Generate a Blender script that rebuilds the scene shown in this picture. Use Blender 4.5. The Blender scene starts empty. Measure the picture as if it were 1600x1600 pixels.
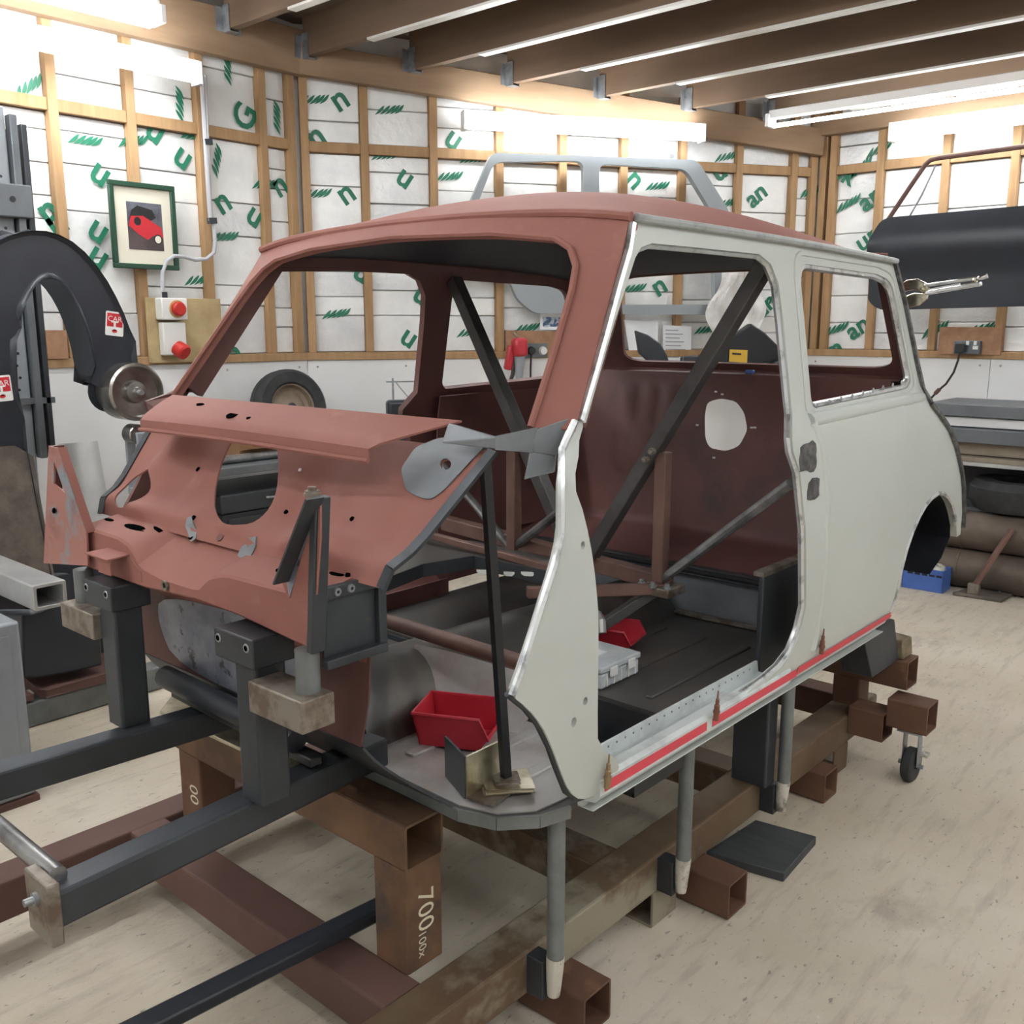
import bpy, math, random
import numpy as np
from mathutils import Vector, Matrix
from mathutils.geometry import delaunay_2d_cdt

random.seed(7)
SC = bpy.context.scene
COL = SC.collection

# ------------------------------------------------------------------ camera
EYE = np.array([0.0, 0.0, 1.5])            # eye height 1.5 m, car axis = +Y (rearwards), car left = +X
FPX = 1500.0                               # focal length in pixels of a 1600 px frame
PIT = math.atan(290.0 / FPX)
YAW = math.atan(1350.0 / math.hypot(FPX, 290.0))
CW = np.array([-math.sin(YAW) * math.cos(PIT), math.cos(YAW) * math.cos(PIT), -math.sin(PIT)])
CR = np.array([math.cos(YAW), math.sin(YAW), 0.0])
CU = np.cross(CR, CW)
cam_d = bpy.data.cameras.new('camera'); cam = bpy.data.objects.new('camera', cam_d); COL.objects.link(cam)
cam_d.sensor_fit = 'HORIZONTAL'; cam_d.sensor_width = 36.0; cam_d.lens = 36.0 * FPX / 1600.0
cam_d.clip_start = 0.02; cam_d.clip_end = 100
cam.matrix_world = Matrix(((CR[0], CU[0], -CW[0], EYE[0]), (CR[1], CU[1], -CW[1], EYE[1]), (CR[2], CU[2], -CW[2], EYE[2]), (0, 0, 0, 1)))
SC.camera = cam

# ------------------------------------------------------------------ world, exposure
wd = bpy.data.worlds.new('world'); SC.world = wd; wd.use_nodes = True
wd.node_tree.nodes['Background'].inputs[0].default_value = (0.9, 0.95, 1.0, 1)
wd.node_tree.nodes['Background'].inputs[1].default_value = 0.3
SC.view_settings.view_transform = 'Standard'
SC.view_settings.look = 'None'
SC.view_settings.gamma = 1.0
SC.view_settings.use_curve_mapping = False
SC.view_settings.exposure = 1.5
LAMP = 16.0                                # emission of the fluorescent diffusers

# ------------------------------------------------------------------ measuring helpers
def ray(px, py):
    return CW + CR * (px - 800.0) / FPX - CU * (py - 800.0) / FPX
def at(px, py, **k):
    (a, v), = k.items(); i = 'xyz'.index(a); d = ray(px, py)
    return Vector(EYE + d * ((v - EYE[i]) / d[i]))
XC = -1.71                                  # centre line of the car
BL = np.array([-4.8, 3.57, 0.0]); BR = np.array([-2.97, 6.5, 0.0])
BLEN = float(np.linalg.norm(BR - BL)); BD = (BR - BL) / BLEN; BN = np.array([BD[1], -BD[0], 0.0])
def on_plane(px, py, p0, n):
    d = ray(px, py); t = ((np.array(p0) - EYE) @ np.array(n)) / (d @ np.array(n)); return Vector(EYE + t * d)
def back(px, py, off=0.0): return on_plane(px, py, BL + BN * off, BN)
FH = np.array([-math.sin(YAW), math.cos(YAW), 0.0])

# ------------------------------------------------------------------ materials
MATS = {}
def lin(c):
    return tuple(((x / 255.0) / 12.92 if x / 255.0 <= 0.04045 else ((x / 255.0 + 0.055) / 1.055) ** 2.4) for x in c)
def mat(name, rgb, rough=0.6, metal=0.0, rgb2=None, scale=6.0, contrast=(0.4, 0.65), detail=6.0, bump=0.0, bscale=None,
        rgb3=None, scale3=30.0, c3=(0.6, 0.7), stretch=None, emit=0.0, spec=None):
    m = bpy.data.materials.new(name); m.use_nodes = True; nt = m.node_tree; b = nt.nodes['Principled BSDF']
    col = lin(rgb) + (1,)
    b.inputs['Base Color'].default_value = col; b.inputs['Roughness'].default_value = rough; b.inputs['Metallic'].default_value = metal
    if spec is not None: b.inputs['Specular IOR Level'].default_value = spec
    tc = nt.nodes.new('ShaderNodeTexCoord'); mp = nt.nodes.new('ShaderNodeMapping'); nt.links.new(tc.outputs['Object'], mp.inputs['Vector'])
    if stretch: mp.inputs['Scale'].default_value = stretch
    def noise(s):
        n = nt.nodes.new('ShaderNodeTexNoise'); n.inputs['Scale'].default_value = s; n.inputs['Detail'].default_value = detail
        n.inputs['Roughness'].default_value = 0.6
        nt.links.new(mp.outputs[0], n.inputs['Vector']); return n
    out = None
    if rgb2:
        n = noise(scale); r = nt.nodes.new('ShaderNodeValToRGB'); r.color_ramp.elements[0].position = contrast[0]; r.color_ramp.elements[1].position = contrast[1]
        r.color_ramp.elements[0].color = col; r.color_ramp.elements[1].color = lin(rgb2) + (1,)
        nt.links.new(n.outputs['Fac'], r.inputs[0]); out = r.outputs[0]
    if rgb3:
        n = noise(scale3); r = nt.nodes.new('ShaderNodeValToRGB'); r.color_ramp.elements[0].position = c3[0]; r.color_ramp.elements[1].position = c3[1]
        mx = nt.nodes.new('ShaderNodeMix'); mx.data_type = 'RGBA'
        nt.links.new(n.outputs['Fac'], r.inputs[0]); nt.links.new(r.outputs[0], mx.inputs[0])
        if out: nt.links.new(out, mx.inputs[6])
        else: mx.inputs[6].default_value = col
        mx.inputs[7].default_value = lin(rgb3) + (1,); out = mx.outputs[2]
    if out: nt.links.new(out, b.inputs['Base Color'])
    if bump:
        n = noise(bscale or scale * 4); bp = nt.nodes.new('ShaderNodeBump'); bp.inputs['Strength'].default_value = bump; bp.inputs['Distance'].default_value = 0.01
        nt.links.new(n.outputs['Fac'], bp.inputs['Height']); nt.links.new(bp.outputs[0], b.inputs['Normal'])
    if emit:
        b.inputs['Emission Color'].default_value = (0.95, 0.985, 1.0, 1); b.inputs['Emission Strength'].default_value = emit
    MATS[name] = m; return m

def concrete():
    m = mat('concrete', (206, 198, 187), 0.82); nt = m.node_tree; b = nt.nodes['Principled BSDF']; L = nt.links.new
    tc = nt.nodes.new('ShaderNodeTexCoord')
    def noise(scale, stretch, detail=8, rough=.6):
        mp = nt.nodes.new('ShaderNodeMapping'); mp.inputs['Scale'].default_value = stretch; L(tc.outputs['Object'], mp.inputs['Vector'])
        n = nt.nodes.new('ShaderNodeTexNoise'); n.inputs['Scale'].default_value = scale; n.inputs['Detail'].default_value = detail; n.inputs['Roughness'].default_value = rough; L(mp.outputs[0], n.inputs['Vector']); return n.outputs['Fac']
    def ramp(f, a, c):
        r = nt.nodes.new('ShaderNodeValToRGB'); r.color_ramp.elements[0].position = a; r.color_ramp.elements[1].position = c; L(f, r.inputs[0]); return r.outputs[0]
    def mix(fac, a, c, k=1.0):
        if k != 1.0:
            mu = nt.nodes.new('ShaderNodeMath'); mu.operation = 'MULTIPLY'; mu.inputs[1].default_value = k; L(fac, mu.inputs[0]); fac = mu.outputs[0]
        x = nt.nodes.new('ShaderNodeMix'); x.data_type = 'RGBA'; L(fac, x.inputs[0])
        if isinstance(a, tuple): x.inputs[6].default_value = a
        else: L(a, x.inputs[6])
        x.inputs[7].default_value = c; return x.outputs[2]
    c = mix(ramp(noise(.9, (1, 1, 1)), .35, .7), lin((206, 196, 181)) + (1,), lin((182, 169, 147)) + (1,))
    c = mix(ramp(noise(5.0, (5, .8, 1)), .52, .72), c, lin((150, 140, 128)) + (1,), .55)          # brushed streaks along the shop
    c = mix(ramp(noise(2.2, (1, .7, 1), 10, .7), .56, .74), c, lin((120, 112, 102)) + (1,), .6)    # grimy areas
    c = mix(ramp(noise(38, (1.6, .8, 1), 4), .62, .70), c, lin((92, 86, 80)) + (1,), .6)           # specks
    L(c, b.inputs['Base Color'])
    bp = nt.nodes.new('ShaderNodeBump'); bp.inputs['Strength'].default_value = .35; bp.inputs['Distance'].default_value = .006; L(noise(26, (3, .6, 1), 6), bp.inputs['Height']); L(bp.outputs[0], b.inputs['Normal'])
concrete()
mat('foil', (234, 234, 232), 0.38, 0.12, (220, 220, 218), 3.0, (0.4, 0.6), 5, 0.35, 14)
mat('foil_b', (222, 222, 220), 0.34, 0.2, (206, 207, 208), 4.0, (0.4, 0.6), 5, 0.5, 22)
mat('timber', (172, 138, 100), 0.7, 0, (150, 116, 80), 3.0, (0.35, 0.7), 6, 0.08, 30, stretch=(8, 8, 1.0))
mat('plate_timber', (150, 124, 98), 0.75, 0, (132, 106, 82), 2.0, (0.35, 0.7), 6, 0.06, 20, stretch=(1, 1, 6))
mat('joist_timber', (122, 100, 80), 0.8, 0, (104, 84, 68), 1.5, (0.35, 0.7), 6, stretch=(0.6, 4, 4))
mat('joist_lit_edge', (222, 220, 214), 0.45, 0.0, (200, 196, 188), 2.0, (0.4, 0.7))  # pale colour paints in the light on the joist undersides
mat('ceiling_board', (120, 104, 88), 0.85, 0, (100, 86, 72), 2.0, (0.35, 0.7))
mat('white_board', (226, 225, 223), 0.5, 0, (217, 216, 215), 1.2, (0.4, 0.7))
mat('chipboard', (168, 128, 98), 0.75, 0, (146, 108, 80), 12, (0.4, 0.6))
mat('ply', (186, 165, 122), 0.7, 0, (160, 138, 98), 5, (0.4, 0.65))
mat('void', (10, 10, 11), 1.0, spec=0.0)
mat('green_print', (28, 112, 84), 0.5)
mat('galv', (170, 174, 178), 0.35, 0.7, (140, 144, 148), 14, (0.4, 0.6))
mat('lamp_white', (236, 236, 236), 0.4)
mat('tube_glow', (255, 255, 255), 0.4, emit=LAMP)
mat('tube_glow_dim', (255, 255, 255), 0.4, emit=LAMP * .7)  # weaker glow for the tubes in view, keeps nearby walls from clipping
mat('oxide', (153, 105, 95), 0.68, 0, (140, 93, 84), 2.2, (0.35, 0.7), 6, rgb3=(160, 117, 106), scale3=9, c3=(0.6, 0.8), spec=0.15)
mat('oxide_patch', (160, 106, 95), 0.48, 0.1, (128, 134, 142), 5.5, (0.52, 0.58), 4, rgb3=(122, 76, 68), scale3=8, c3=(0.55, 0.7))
mat('oxide_shaded', (112, 72, 66), 0.55, 0, (92, 58, 54), 2.5, (0.35, 0.7), 6, rgb3=(74, 58, 56), scale3=6, c3=(0.55, 0.75))  # same red oxide paint, with the shade of the interior put into its colour
mat('roof_lining', (50, 55, 66), 0.6, 0, (42, 46, 56), 2)
mat('primer', (186, 190, 184), 0.42, 0, (180, 184, 179), 1.5, (0.4, 0.7))
mat('primer_edge', (172, 177, 176), 0.4, 0.2, (148, 151, 151), 18, (0.5, 0.66))
mat('bare_seam', (206, 208, 208), 0.32, 0.75, (140, 142, 144), 20, (0.52, 0.66))
mat('sill_paint', (196, 202, 201), 0.42, 0.05, (168, 172, 172), 9, (0.5, 0.68))
mat('ground_metal', (120, 118, 116), 0.4, 0.7, (84, 82, 82), 40, (0.4, 0.6))
mat('grey_etch', (128, 131, 136), 0.5, 0.15, (112, 116, 122), 5, (0.4, 0.65))
mat('polished_steel', (150, 154, 166), 0.38, 0.55, (120, 124, 140), 8, (0.4, 0.6), rgb3=(78, 76, 80), scale3=26, c3=(0.58, 0.64))
mat('floor_steel', (92, 90, 88), 0.45, 0.35, (76, 74, 72), 2.5, (0.35, 0.7), rgb3=(108, 96, 86), scale3=5, c3=(0.55, 0.8))
mat('floor_bright', (184, 182, 180), 0.38, 0.3, (158, 154, 151), 2.2, (0.4, 0.7), rgb3=(150, 134, 126), scale3=6, c3=(0.5, 0.8))
mat('steel_dark', (70, 74, 79), 0.45, 0.45, (58, 60, 64), 3, (0.4, 0.65), rgb3=(92, 86, 78), scale3=18, c3=(0.68, 0.8))
mat('rust', (112, 80, 62), 0.7, 0.1, (88, 60, 48), 4, (0.35, 0.65), rgb3=(124, 92, 64), scale3=11, c3=(0.58, 0.72))
mat('rust_red', (106, 77, 70), 0.72, 0.05, (92, 66, 60), 3, (0.35, 0.65))
mat('rail_steel', (112, 94, 72), 0.6, 0.25, (92, 71, 54), 5, (0.35, 0.65), rgb3=(150, 142, 124), scale3=2.6, c3=(0.58, 0.66), stretch=(1, 0.8, 1))
mat('rust_orange', (116, 86, 62), 0.7, 0.1, (90, 68, 54), 6, (0.42, 0.6), rgb3=(62, 62, 66), scale3=5, c3=(0.54, 0.64))
mat('mill_scale', (140, 132, 122), 0.5, 0.5, (108, 92, 80), 18, (0.45, 0.6))
mat('tube_grey', (124, 128, 128), 0.45, 0.35, (104, 108, 108), 9, (0.4, 0.65))
mat('weld_white', (206, 202, 190), 0.6, 0.2, (120, 112, 104), 22, (0.5, 0.65))
mat('zinc_plate', (196, 190, 168), 0.3, 0.7, (150, 138, 112), 10, (0.45, 0.6))
mat('brace_steel', (96, 94, 94), 0.5, 0.5, (78, 74, 74), 7, (0.4, 0.65))
mat('brace_rust', (122, 92, 82), 0.6, 0.15, (100, 74, 66), 7, (0.4, 0.65))
mat('bright_tube', (160, 160, 160), 0.3, 0.8, (110, 110, 112), 12, (0.4, 0.65))
mat('chrome', (226, 226, 228), 0.12, 1.0)
mat('nickel', (216, 208, 190), 0.2, 1.0, (160, 150, 132), 30, (0.5, 0.65))
mat('black_paint', (42, 46, 54), 0.32, 0.0, (36, 38, 45), 4, (0.4, 0.65), rgb3=(96, 82, 76), scale3=3, c3=(0.66, 0.78))
mat('black_skin', (44, 48, 55), 0.38, 0.0, (39, 42, 49), 3)
mat('black_plastic', (30, 31, 35), 0.4)
mat('rubber', (40, 41, 43), 0.75, 0, (52, 52, 52), 14, (0.45, 0.65))
mat('cast_grey', (116, 106, 98), 0.6, 0.2, (92, 84, 78), 12, (0.4, 0.6), bump=0.3, bscale=50)
mat('machine_grey', (150, 155, 160), 0.45, 0.1, (138, 142, 148), 3)
mat('machine_dark', (62, 66, 70), 0.45, 0.3, (50, 52, 58), 4)
mat('turned_steel', (170, 168, 164), 0.25, 0.9, (140, 134, 128), 14, (0.4, 0.6))
mat('alu', (196, 196, 194), 0.45, 0.55, (176, 176, 176), 5, (0.4, 0.65), rgb3=(170, 150, 126), scale3=14, c3=(0.66, 0.78))
mat('red_plastic', (186, 42, 56), 0.38, 0, (170, 34, 48), 3)
mat('red_switch', (190, 40, 34), 0.4)
mat('orange_plastic', (196, 150, 96), 0.45)
mat('white_plastic', (226, 226, 222), 0.4)
mat('clear_plastic', (196, 200, 202), 0.2, 0, (180, 186, 190), 14, (0.4, 0.6))
mat('blue_plastic', (78, 112, 186), 0.45, 0, (70, 102, 172), 5)
mat('shelf_board', (150, 138, 122), 0.75, 0, (132, 120, 104), 6)
mat('grey_panel', (150, 156, 160), 0.45, 0, (144, 150, 154), 2)
mat('red_tape', (206, 62, 76), 0.45)
mat('copper_pin', (128, 88, 74), 0.4, 0.6)
mat('gold_pin', (150, 126, 96), 0.4, 0.6)
mat('mat_board', (66, 69, 70), 0.75, 0, (56, 58, 60), 6, (0.4, 0.65), stretch=(1, 6, 1))
mat('old_wood', (140, 124, 98), 0.8, 0, (98, 86, 68), 9, (0.42, 0.6), bump=0.4, bscale=22)
mat('drum_brown', (108, 95, 84), 0.6, 0.15, (80, 70, 62), 3)
mat('bench_steel', (112, 116, 120), 0.45, 0.4, (96, 100, 104), 5)
mat('paper', (232, 234, 236), 0.7)
mat('ink_blue', (70, 96, 132), 0.6, 0, (188, 198, 208), 30, (0.48, 0.54))
mat('ink_grey', (150, 154, 160), 0.6)
mat('frame_green', (30, 66, 48), 0.4)
mat('mount_cream', (214, 208, 190), 0.7)
mat('picture_sky', (104, 106, 116), 0.5, 0, (76, 74, 82), 9)
mat('picture_road', (84, 70, 70), 0.5, 0, (64, 54, 56), 9)
mat('picture_red', (190, 38, 48), 0.4)
mat('picture_black', (34, 32, 34), 0.4)
mat('sticker_red', (196, 40, 48), 0.4)
mat('yellow_label', (206, 166, 60), 0.5)
mat('cardboard', (150, 112, 78), 0.75)
mat('film', (206, 202, 198), 0.45, 0, (224, 222, 219), 8, (0.4, 0.6))
mat('chalk', (222, 214, 190), 0.9)
mat('cable_grey', (176, 176, 180), 0.5)
mat('cable_black', (48, 44, 44), 0.6)
mat('wheel_tan', (142, 126, 108), 0.6, 0.2, (112, 98, 84), 8)
mat('teal_tool', (44, 96, 84), 0.5)

# ------------------------------------------------------------------ mesh builder
def vec(p): return Vector((float(p[0]), float(p[1]), float(p[2])))
class MB:
    def __init__(s): s.v = []; s.f = []; s.m = []
    def face(s, idx, mi=0): s.f.append(tuple(idx)); s.m.append(mi)
    def hexa(s, P, mi=0):
        b = len(s.v); s.v += [vec(p) for p in P]
        for q in ((0, 3, 2, 1), (4, 5, 6, 7), (0, 1, 5, 4), (1, 2, 6, 5), (2, 3, 7, 6), (3, 0, 4, 7)): s.face([b + i for i in q], mi)
        return s
    def box(s, lo, hi, mi=0):
        x0, y0, z0 = lo; x1, y1, z1 = hi
        return s.hexa([(x0, y0, z0), (x1, y0, z0), (x1, y1, z0), (x0, y1, z0), (x0, y0, z1), (x1, y0, z1), (x1, y1, z1), (x0, y1, z1)], mi)
    def frame(s, p0, p1, up):
        p0 = vec(p0); p1 = vec(p1); d = (p1 - p0).normalized(); up = vec(up)
        a = d.cross(up)
        if a.length < 1e-5: a = d.cross(Vector((1, 0, 0)))
        a.normalize(); return p0, p1, d, a, a.cross(d).normalized()
    def beam(s, p0, p1, w, h, up=(0, 0, 1), mi=0):
        p0, p1, d, a, u = s.frame(p0, p1, up); a = a * w / 2; u = u * h / 2
        return s.hexa([p0 - a - u, p0 + a - u, p1 + a - u, p1 - a - u, p0 - a + u, p0 + a + u, p1 + a + u, p1 - a + u], mi)
    def hollow(s, p0, p1, w, h, t=0.006, up=(0, 0, 1), mi=0, r=0.006):
        s.crisp = True
        p0, p1, d, a, u = s.frame(p0, p1, up)
        def ring(p, w, h, r):
            o = []
            for sx, sz in ((-1, -1), (1, -1), (1, 1), (-1, 1)):
                cx, cz = sx * (w / 2 - r), sz * (h / 2 - r)
                a0 = {(-1, -1): 180, (1, -1): 270, (1, 1): 0, (-1, 1): 90}[(sx, sz)]
                for k in range(3):
                    an = math.radians(a0 + 45 * k); o.append(p + a * (cx + r * math.cos(an)) + u * (cz + r * math.sin(an)))
            return o
        b = len(s.v); R = [ring(p0, w, h, r), ring(p1, w, h, r), ring(p1, w - 2 * t, h - 2 * t, r * .6), ring(p0, w - 2 * t, h - 2 * t, r * .6)]
        for q in R: s.v += q
        for k in range(4):
            for i in range(12):
                j = (i + 1) % 12; k2 = (k + 1) % 4
                s.face([b + 12 * k + i, b + 12 * k + j, b + 12 * k2 + j, b + 12 * k2 + i], mi)
        return s
    def tube(s, pts, r, n=10, mi=0, cap=True):
        pts = [vec(p) for p in pts]; b = len(s.v); rs = r if isinstance(r, (list, tuple)) else [r] * len(pts)
        up = None
        for i, p in enumerate(pts):
            d = (pts[min(i + 1, len(pts) - 1)] - pts[max(i - 1, 0)]).normalized()
            if up is None:
                up = Vector((0, 0, 1)) if abs(d.z) < .9 else Vector((1, 0, 0))
            a = d.cross(up).normalized(); u = a.cross(d).normalized(); up = u
            for k in range(n):
                an = 2 * math.pi * k / n; s.v.append(p + (a * math.cos(an) + u * math.sin(an)) * rs[i])
        for i in range(len(pts) - 1):
            for k in range(n):
                j = (k + 1) % n; s.face([b + i * n + k, b + i * n + j, b + (i + 1) * n + j, b + (i + 1) * n + k], mi)
        if cap:
            s.face([b + k for k in range(n)][::-1], mi); e = b + (len(pts) - 1) * n; s.face([e + k for k in range(n)], mi)
        return s
    def lathe(s, prof, o, axis, n=32, mi=0):
        # prof: (radius, height along the axis)
        o = vec(o); ax = vec(axis).normalized(); a = ax.cross(Vector((0, 0, 1)))
        if a.length < 1e-4: a = Vector((1, 0, 0))
        a.normalize(); u = ax.cross(a).normalized(); b = len(s.v)
        for r, h in prof:
            for k in range(n):
                an = 2 * math.pi * k / n; s.v.append(o + ax * h + (a * math.cos(an) + u * math.sin(an)) * max(r, 1e-4))
        for i in range(len(prof) - 1):
            for k in range(n):
                j = (k + 1) % n; s.face([b + i * n + k, b + i * n + j, b + (i + 1) * n + j, b + (i + 1) * n + k], mi)
        return s
    def prism(s, poly, off, mi=0):
        # closed polygon of 3D points, extruded by the vector off (triangulated ends)
        P = [vec(p) for p in poly]; off = vec(off); n = len(P); b = len(s.v); s.v += P + [p + off for p in P]
        nrm = Vector((0, 0, 0))
        for i in range(n): nrm += P[i].cross(P[(i + 1) % n])
        ax = max(range(3), key=lambda i: abs(nrm[i])); k = [i for i in range(3) if i != ax]
        tris = cdt([(p[k[0]], p[k[1]]) for p in P], [], None)[1]
        for t in tris: s.face([b + i for i in t], mi); s.face([b + n + i for i in t][::-1], mi)
        for i in range(n): j = (i + 1) % n; s.face([b + i, b + j, b + n + j, b + n + i], mi)
        return s
    def grid(s, fn, nu, nv, mi=0, thick=0.0):
        P = [[vec(fn(i / nu, j / nv)) for j in range(nv + 1)] for i in range(nu + 1)]
        b = len(s.v); s.v += [p for r in P for p in r]; w = nv + 1
        F = [(b + i * w + j, b + (i + 1) * w + j, b + (i + 1) * w + j + 1, b + i * w + j + 1) for i in range(nu) for j in range(nv)]
        s.shell(F, range(b, len(s.v)), thick, mi); return s
    def shell(s, F, idx, thick, mi):
        idx = list(idx)
        if not thick:
            for f in F: s.face(f, mi)
            return
        N = {i: Vector((0, 0, 0)) for i in idx}; cnt = {}
        for f in F:
            p = [s.v[i] for i in f]; n = (p[1] - p[0]).cross(p[2] - p[0])
            for i in f: N[i] += n
            for a, c in zip(f, f[1:] + f[:1]): cnt[(a, c)] = 1
        mp = {}
        for i in idx: mp[i] = len(s.v); s.v.append(s.v[i] - (N[i].normalized() if N[i].length > 0 else N[i]) * thick)
        for f in F: s.face(f, mi); s.face([mp[i] for i in f][::-1], mi)
        for (a, c) in cnt:
            if (c, a) not in cnt: s.face([a, mp[a], mp[c], c][::1], mi)
    def sheet(s, outline, holes, fn, thick, step=None, mi=0, flip=False):
        pts, tris = cdt(outline, holes, step); b = len(s.v); s.v += [vec(fn(p[0], p[1])) for p in pts]
        F = [tuple(b + i for i in (t[::-1] if flip else t)) for t in tris]
        s.shell(F, range(b, len(s.v)), thick, mi); return s
    def build(s, name, material, parent=None, smooth=35, bevel=0.0):
        if getattr(s, 'crisp', False): smooth = 15
        o0 = world_loc(parent); me = bpy.data.meshes.new(name)
        me.from_pydata([tuple(p - o0) for p in s.v], [], s.f)
        ms = material if isinstance(material, (list, tuple)) else [material]
        for m in ms: me.materials.append(MATS[m])
        if len(ms) > 1: me.polygons.foreach_set('material_index', s.m)
        if smooth:
            me.polygons.foreach_set('use_smooth', [True] * len(me.polygons)); me.set_sharp_from_angle(angle=math.radians(smooth))
        me.update()
        o = bpy.data.objects.new(name, me); COL.objects.link(o)
        if parent: o.parent = parent
        if bevel:
            bm = o.modifiers.new('bevel', 'BEVEL'); bm.width = bevel; bm.segments = 2; bm.limit_method = 'ANGLE'
        return o
def world_loc(o):
    p = Vector((0, 0, 0))
    while o is not None: p += o.location; o = o.parent
    return p
def pip(x, y, poly):
    c = False; n = len(poly); j = n - 1
    for i in range(n):
        if (poly[i][1] > y) != (poly[j][1] > y) and x < (poly[j][0] - poly[i][0]) * (y - poly[i][1]) / (poly[j][1] - poly[i][1]) + poly[i][0]: c = not c
        j = i
    return c
def segd(p, a, b):
    ax, ay = a; bx, by = b; dx, dy = bx - ax, by - ay; L = dx * dx + dy * dy
    t = 0 if L == 0 else max(0, min(1, ((p[0] - ax) * dx + (p[1] - ay) * dy) / L)); return math.hypot(p[0] - ax - t * dx, p[1] - ay - t * dy)
def cdt(outline, holes, step):
    loops = [list(outline)] + [list(h) for h in holes]
    if step:
        for li, l in enumerate(loops):
            q = []
            for i in range(len(l)):
                a = l[i]; c = l[(i + 1) % len(l)]; n = max(1, int(math.hypot(c[0] - a[0], c[1] - a[1]) / step))
                q += [(a[0] + (c[0] - a[0]) * k / n, a[1] + (c[1] - a[1]) * k / n) for k in range(n)]
            loops[li] = q
    V = []; Eg = []
    for l in loops:
        b = len(V); V += l; Eg += [(b + i, b + (i + 1) % len(l)) for i in range(len(l))]
    if step:
        xs = [p[0] for p in loops[0]]; ys = [p[1] for p in loops[0]]
        x = min(xs) + step / 2
        while x < max(xs):
            y = min(ys) + step / 2
            while y < max(ys):
                if pip(x, y, loops[0]) and not any(pip(x, y, h) for h in loops[1:]):
                    if min(segd((x, y), l[i], l[(i + 1) % len(l)]) for l in loops for i in range(len(l))) > step * .45: V.append((x, y))
                y += step
            x += step
    r = delaunay_2d_cdt([Vector(p) for p in V], Eg, [], 0, 1e-6)
    out = []
    for f in r[2]:
        cx = sum(r[0][i][0] for i in f) / 3; cy = sum(r[0][i][1] for i in f) / 3
        if pip(cx, cy, loops[0]) and not any(pip(cx, cy, h) for h in loops[1:]): out.append(tuple(f))
    return [tuple(p) for p in r[0]], out
def rounded(pts, rad, seg=5):
    # polygon with rounded corners; rad one number or one per corner
    o = []; n = len(pts)
    for i in range(n):
        p = np.array(pts[i], float); a = np.array(pts[i - 1], float); c = np.array(pts[(i + 1) % n], float)
        r = rad[i] if isinstance(rad, (list, tuple)) else rad
        if r <= 0: o.append(tuple(p)); continue
        da = (a - p) / np.linalg.norm(a - p); dc = (c - p) / np.linalg.norm(c - p)
        r = min(r, np.linalg.norm(a - p) * .48, np.linalg.norm(c - p) * .48)
        s0 = p + da * r; s1 = p + dc * r
        for k in range(seg + 1):
            t = k / seg; o.append(tuple((1 - t) ** 2 * s0 + 2 * t * (1 - t) * p + t * t * s1))
    return o
def chaikin(pts, it=2):
    for _ in range(it):
        o = []
        for i in range(len(pts)):
            a = pts[i]; b = pts[(i + 1) % len(pts)]; o += [tuple(.75 * x + .25 * y for x, y in zip(a, b)), tuple(.25 * x + .75 * y for x, y in zip(a, b))]
        pts = o
    return pts
def circle(cx, cy, rx, ry=None, n=16, a0=0):
    ry = rx if ry is None else ry
    return [(cx + rx * math.cos(2 * math.pi * k / n + a0), cy + ry * math.sin(2 * math.pi * k / n + a0)) for k in range(n)]
TXT = {}
def text2d(s, bold=0.0):
    if s not in TXT:
        cu = bpy.data.curves.new('t', 'FONT'); cu.body = s; cu.align_x = 'CENTER'; cu.align_y = 'CENTER'; cu.resolution_u = 3; cu.offset = bold
        ob = bpy.data.objects.new('t', cu); COL.objects.link(ob); bpy.context.view_layer.update()
        me = ob.evaluated_get(bpy.context.evaluated_depsgraph_get()).to_mesh()
        TXT[s] = ([(v.co.x, v.co.y) for v in me.vertices], [tuple(p.vertices) for p in me.polygons])
        bpy.data.objects.remove(ob); bpy.data.curves.remove(cu)
    return TXT[s]
def put_text(mb, s, c, e1, e2, size, ang=0.0, mi=0, bold=0.0):
    V, F = text2d(s, bold); b = len(mb.v); c = vec(c); e1 = vec(e1); e2 = vec(e2); ca, sa = math.cos(ang), math.sin(ang)
    for x, y in V: mb.v.append(c + e1 * ((x * ca - y * sa) * size) + e2 * ((x * sa + y * ca) * size))
    for f in F: mb.face([b + i for i in f], mi)
def thing(name, label, cat, loc=(0, 0, 0), group=None):
    o = bpy.data.objects.new(name, None); COL.objects.link(o); o.location = loc; o.empty_display_size = 0.1
    return tag(o, label, cat, group)
def tag(o, label, cat, group=None):
    o['label'] = label; o['category'] = cat
    if group: o['group'] = group
    return o
def stuff(o): o['kind'] = 'stuff'; return o
def struct(o): o['kind'] = 'structure'; return o

# ================================================================== ROOM
ZS = 1.31                                   # top of the white lining boards
floor = struct(MB().box((-5.0, -3.6, -0.1), (3.2, 6.7, 0.0)).build('floor', 'concrete'))
def zc(y): return 2.95 - 0.07 * (y - 4.1)   # underside of the joists (the roof falls towards the back)

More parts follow.
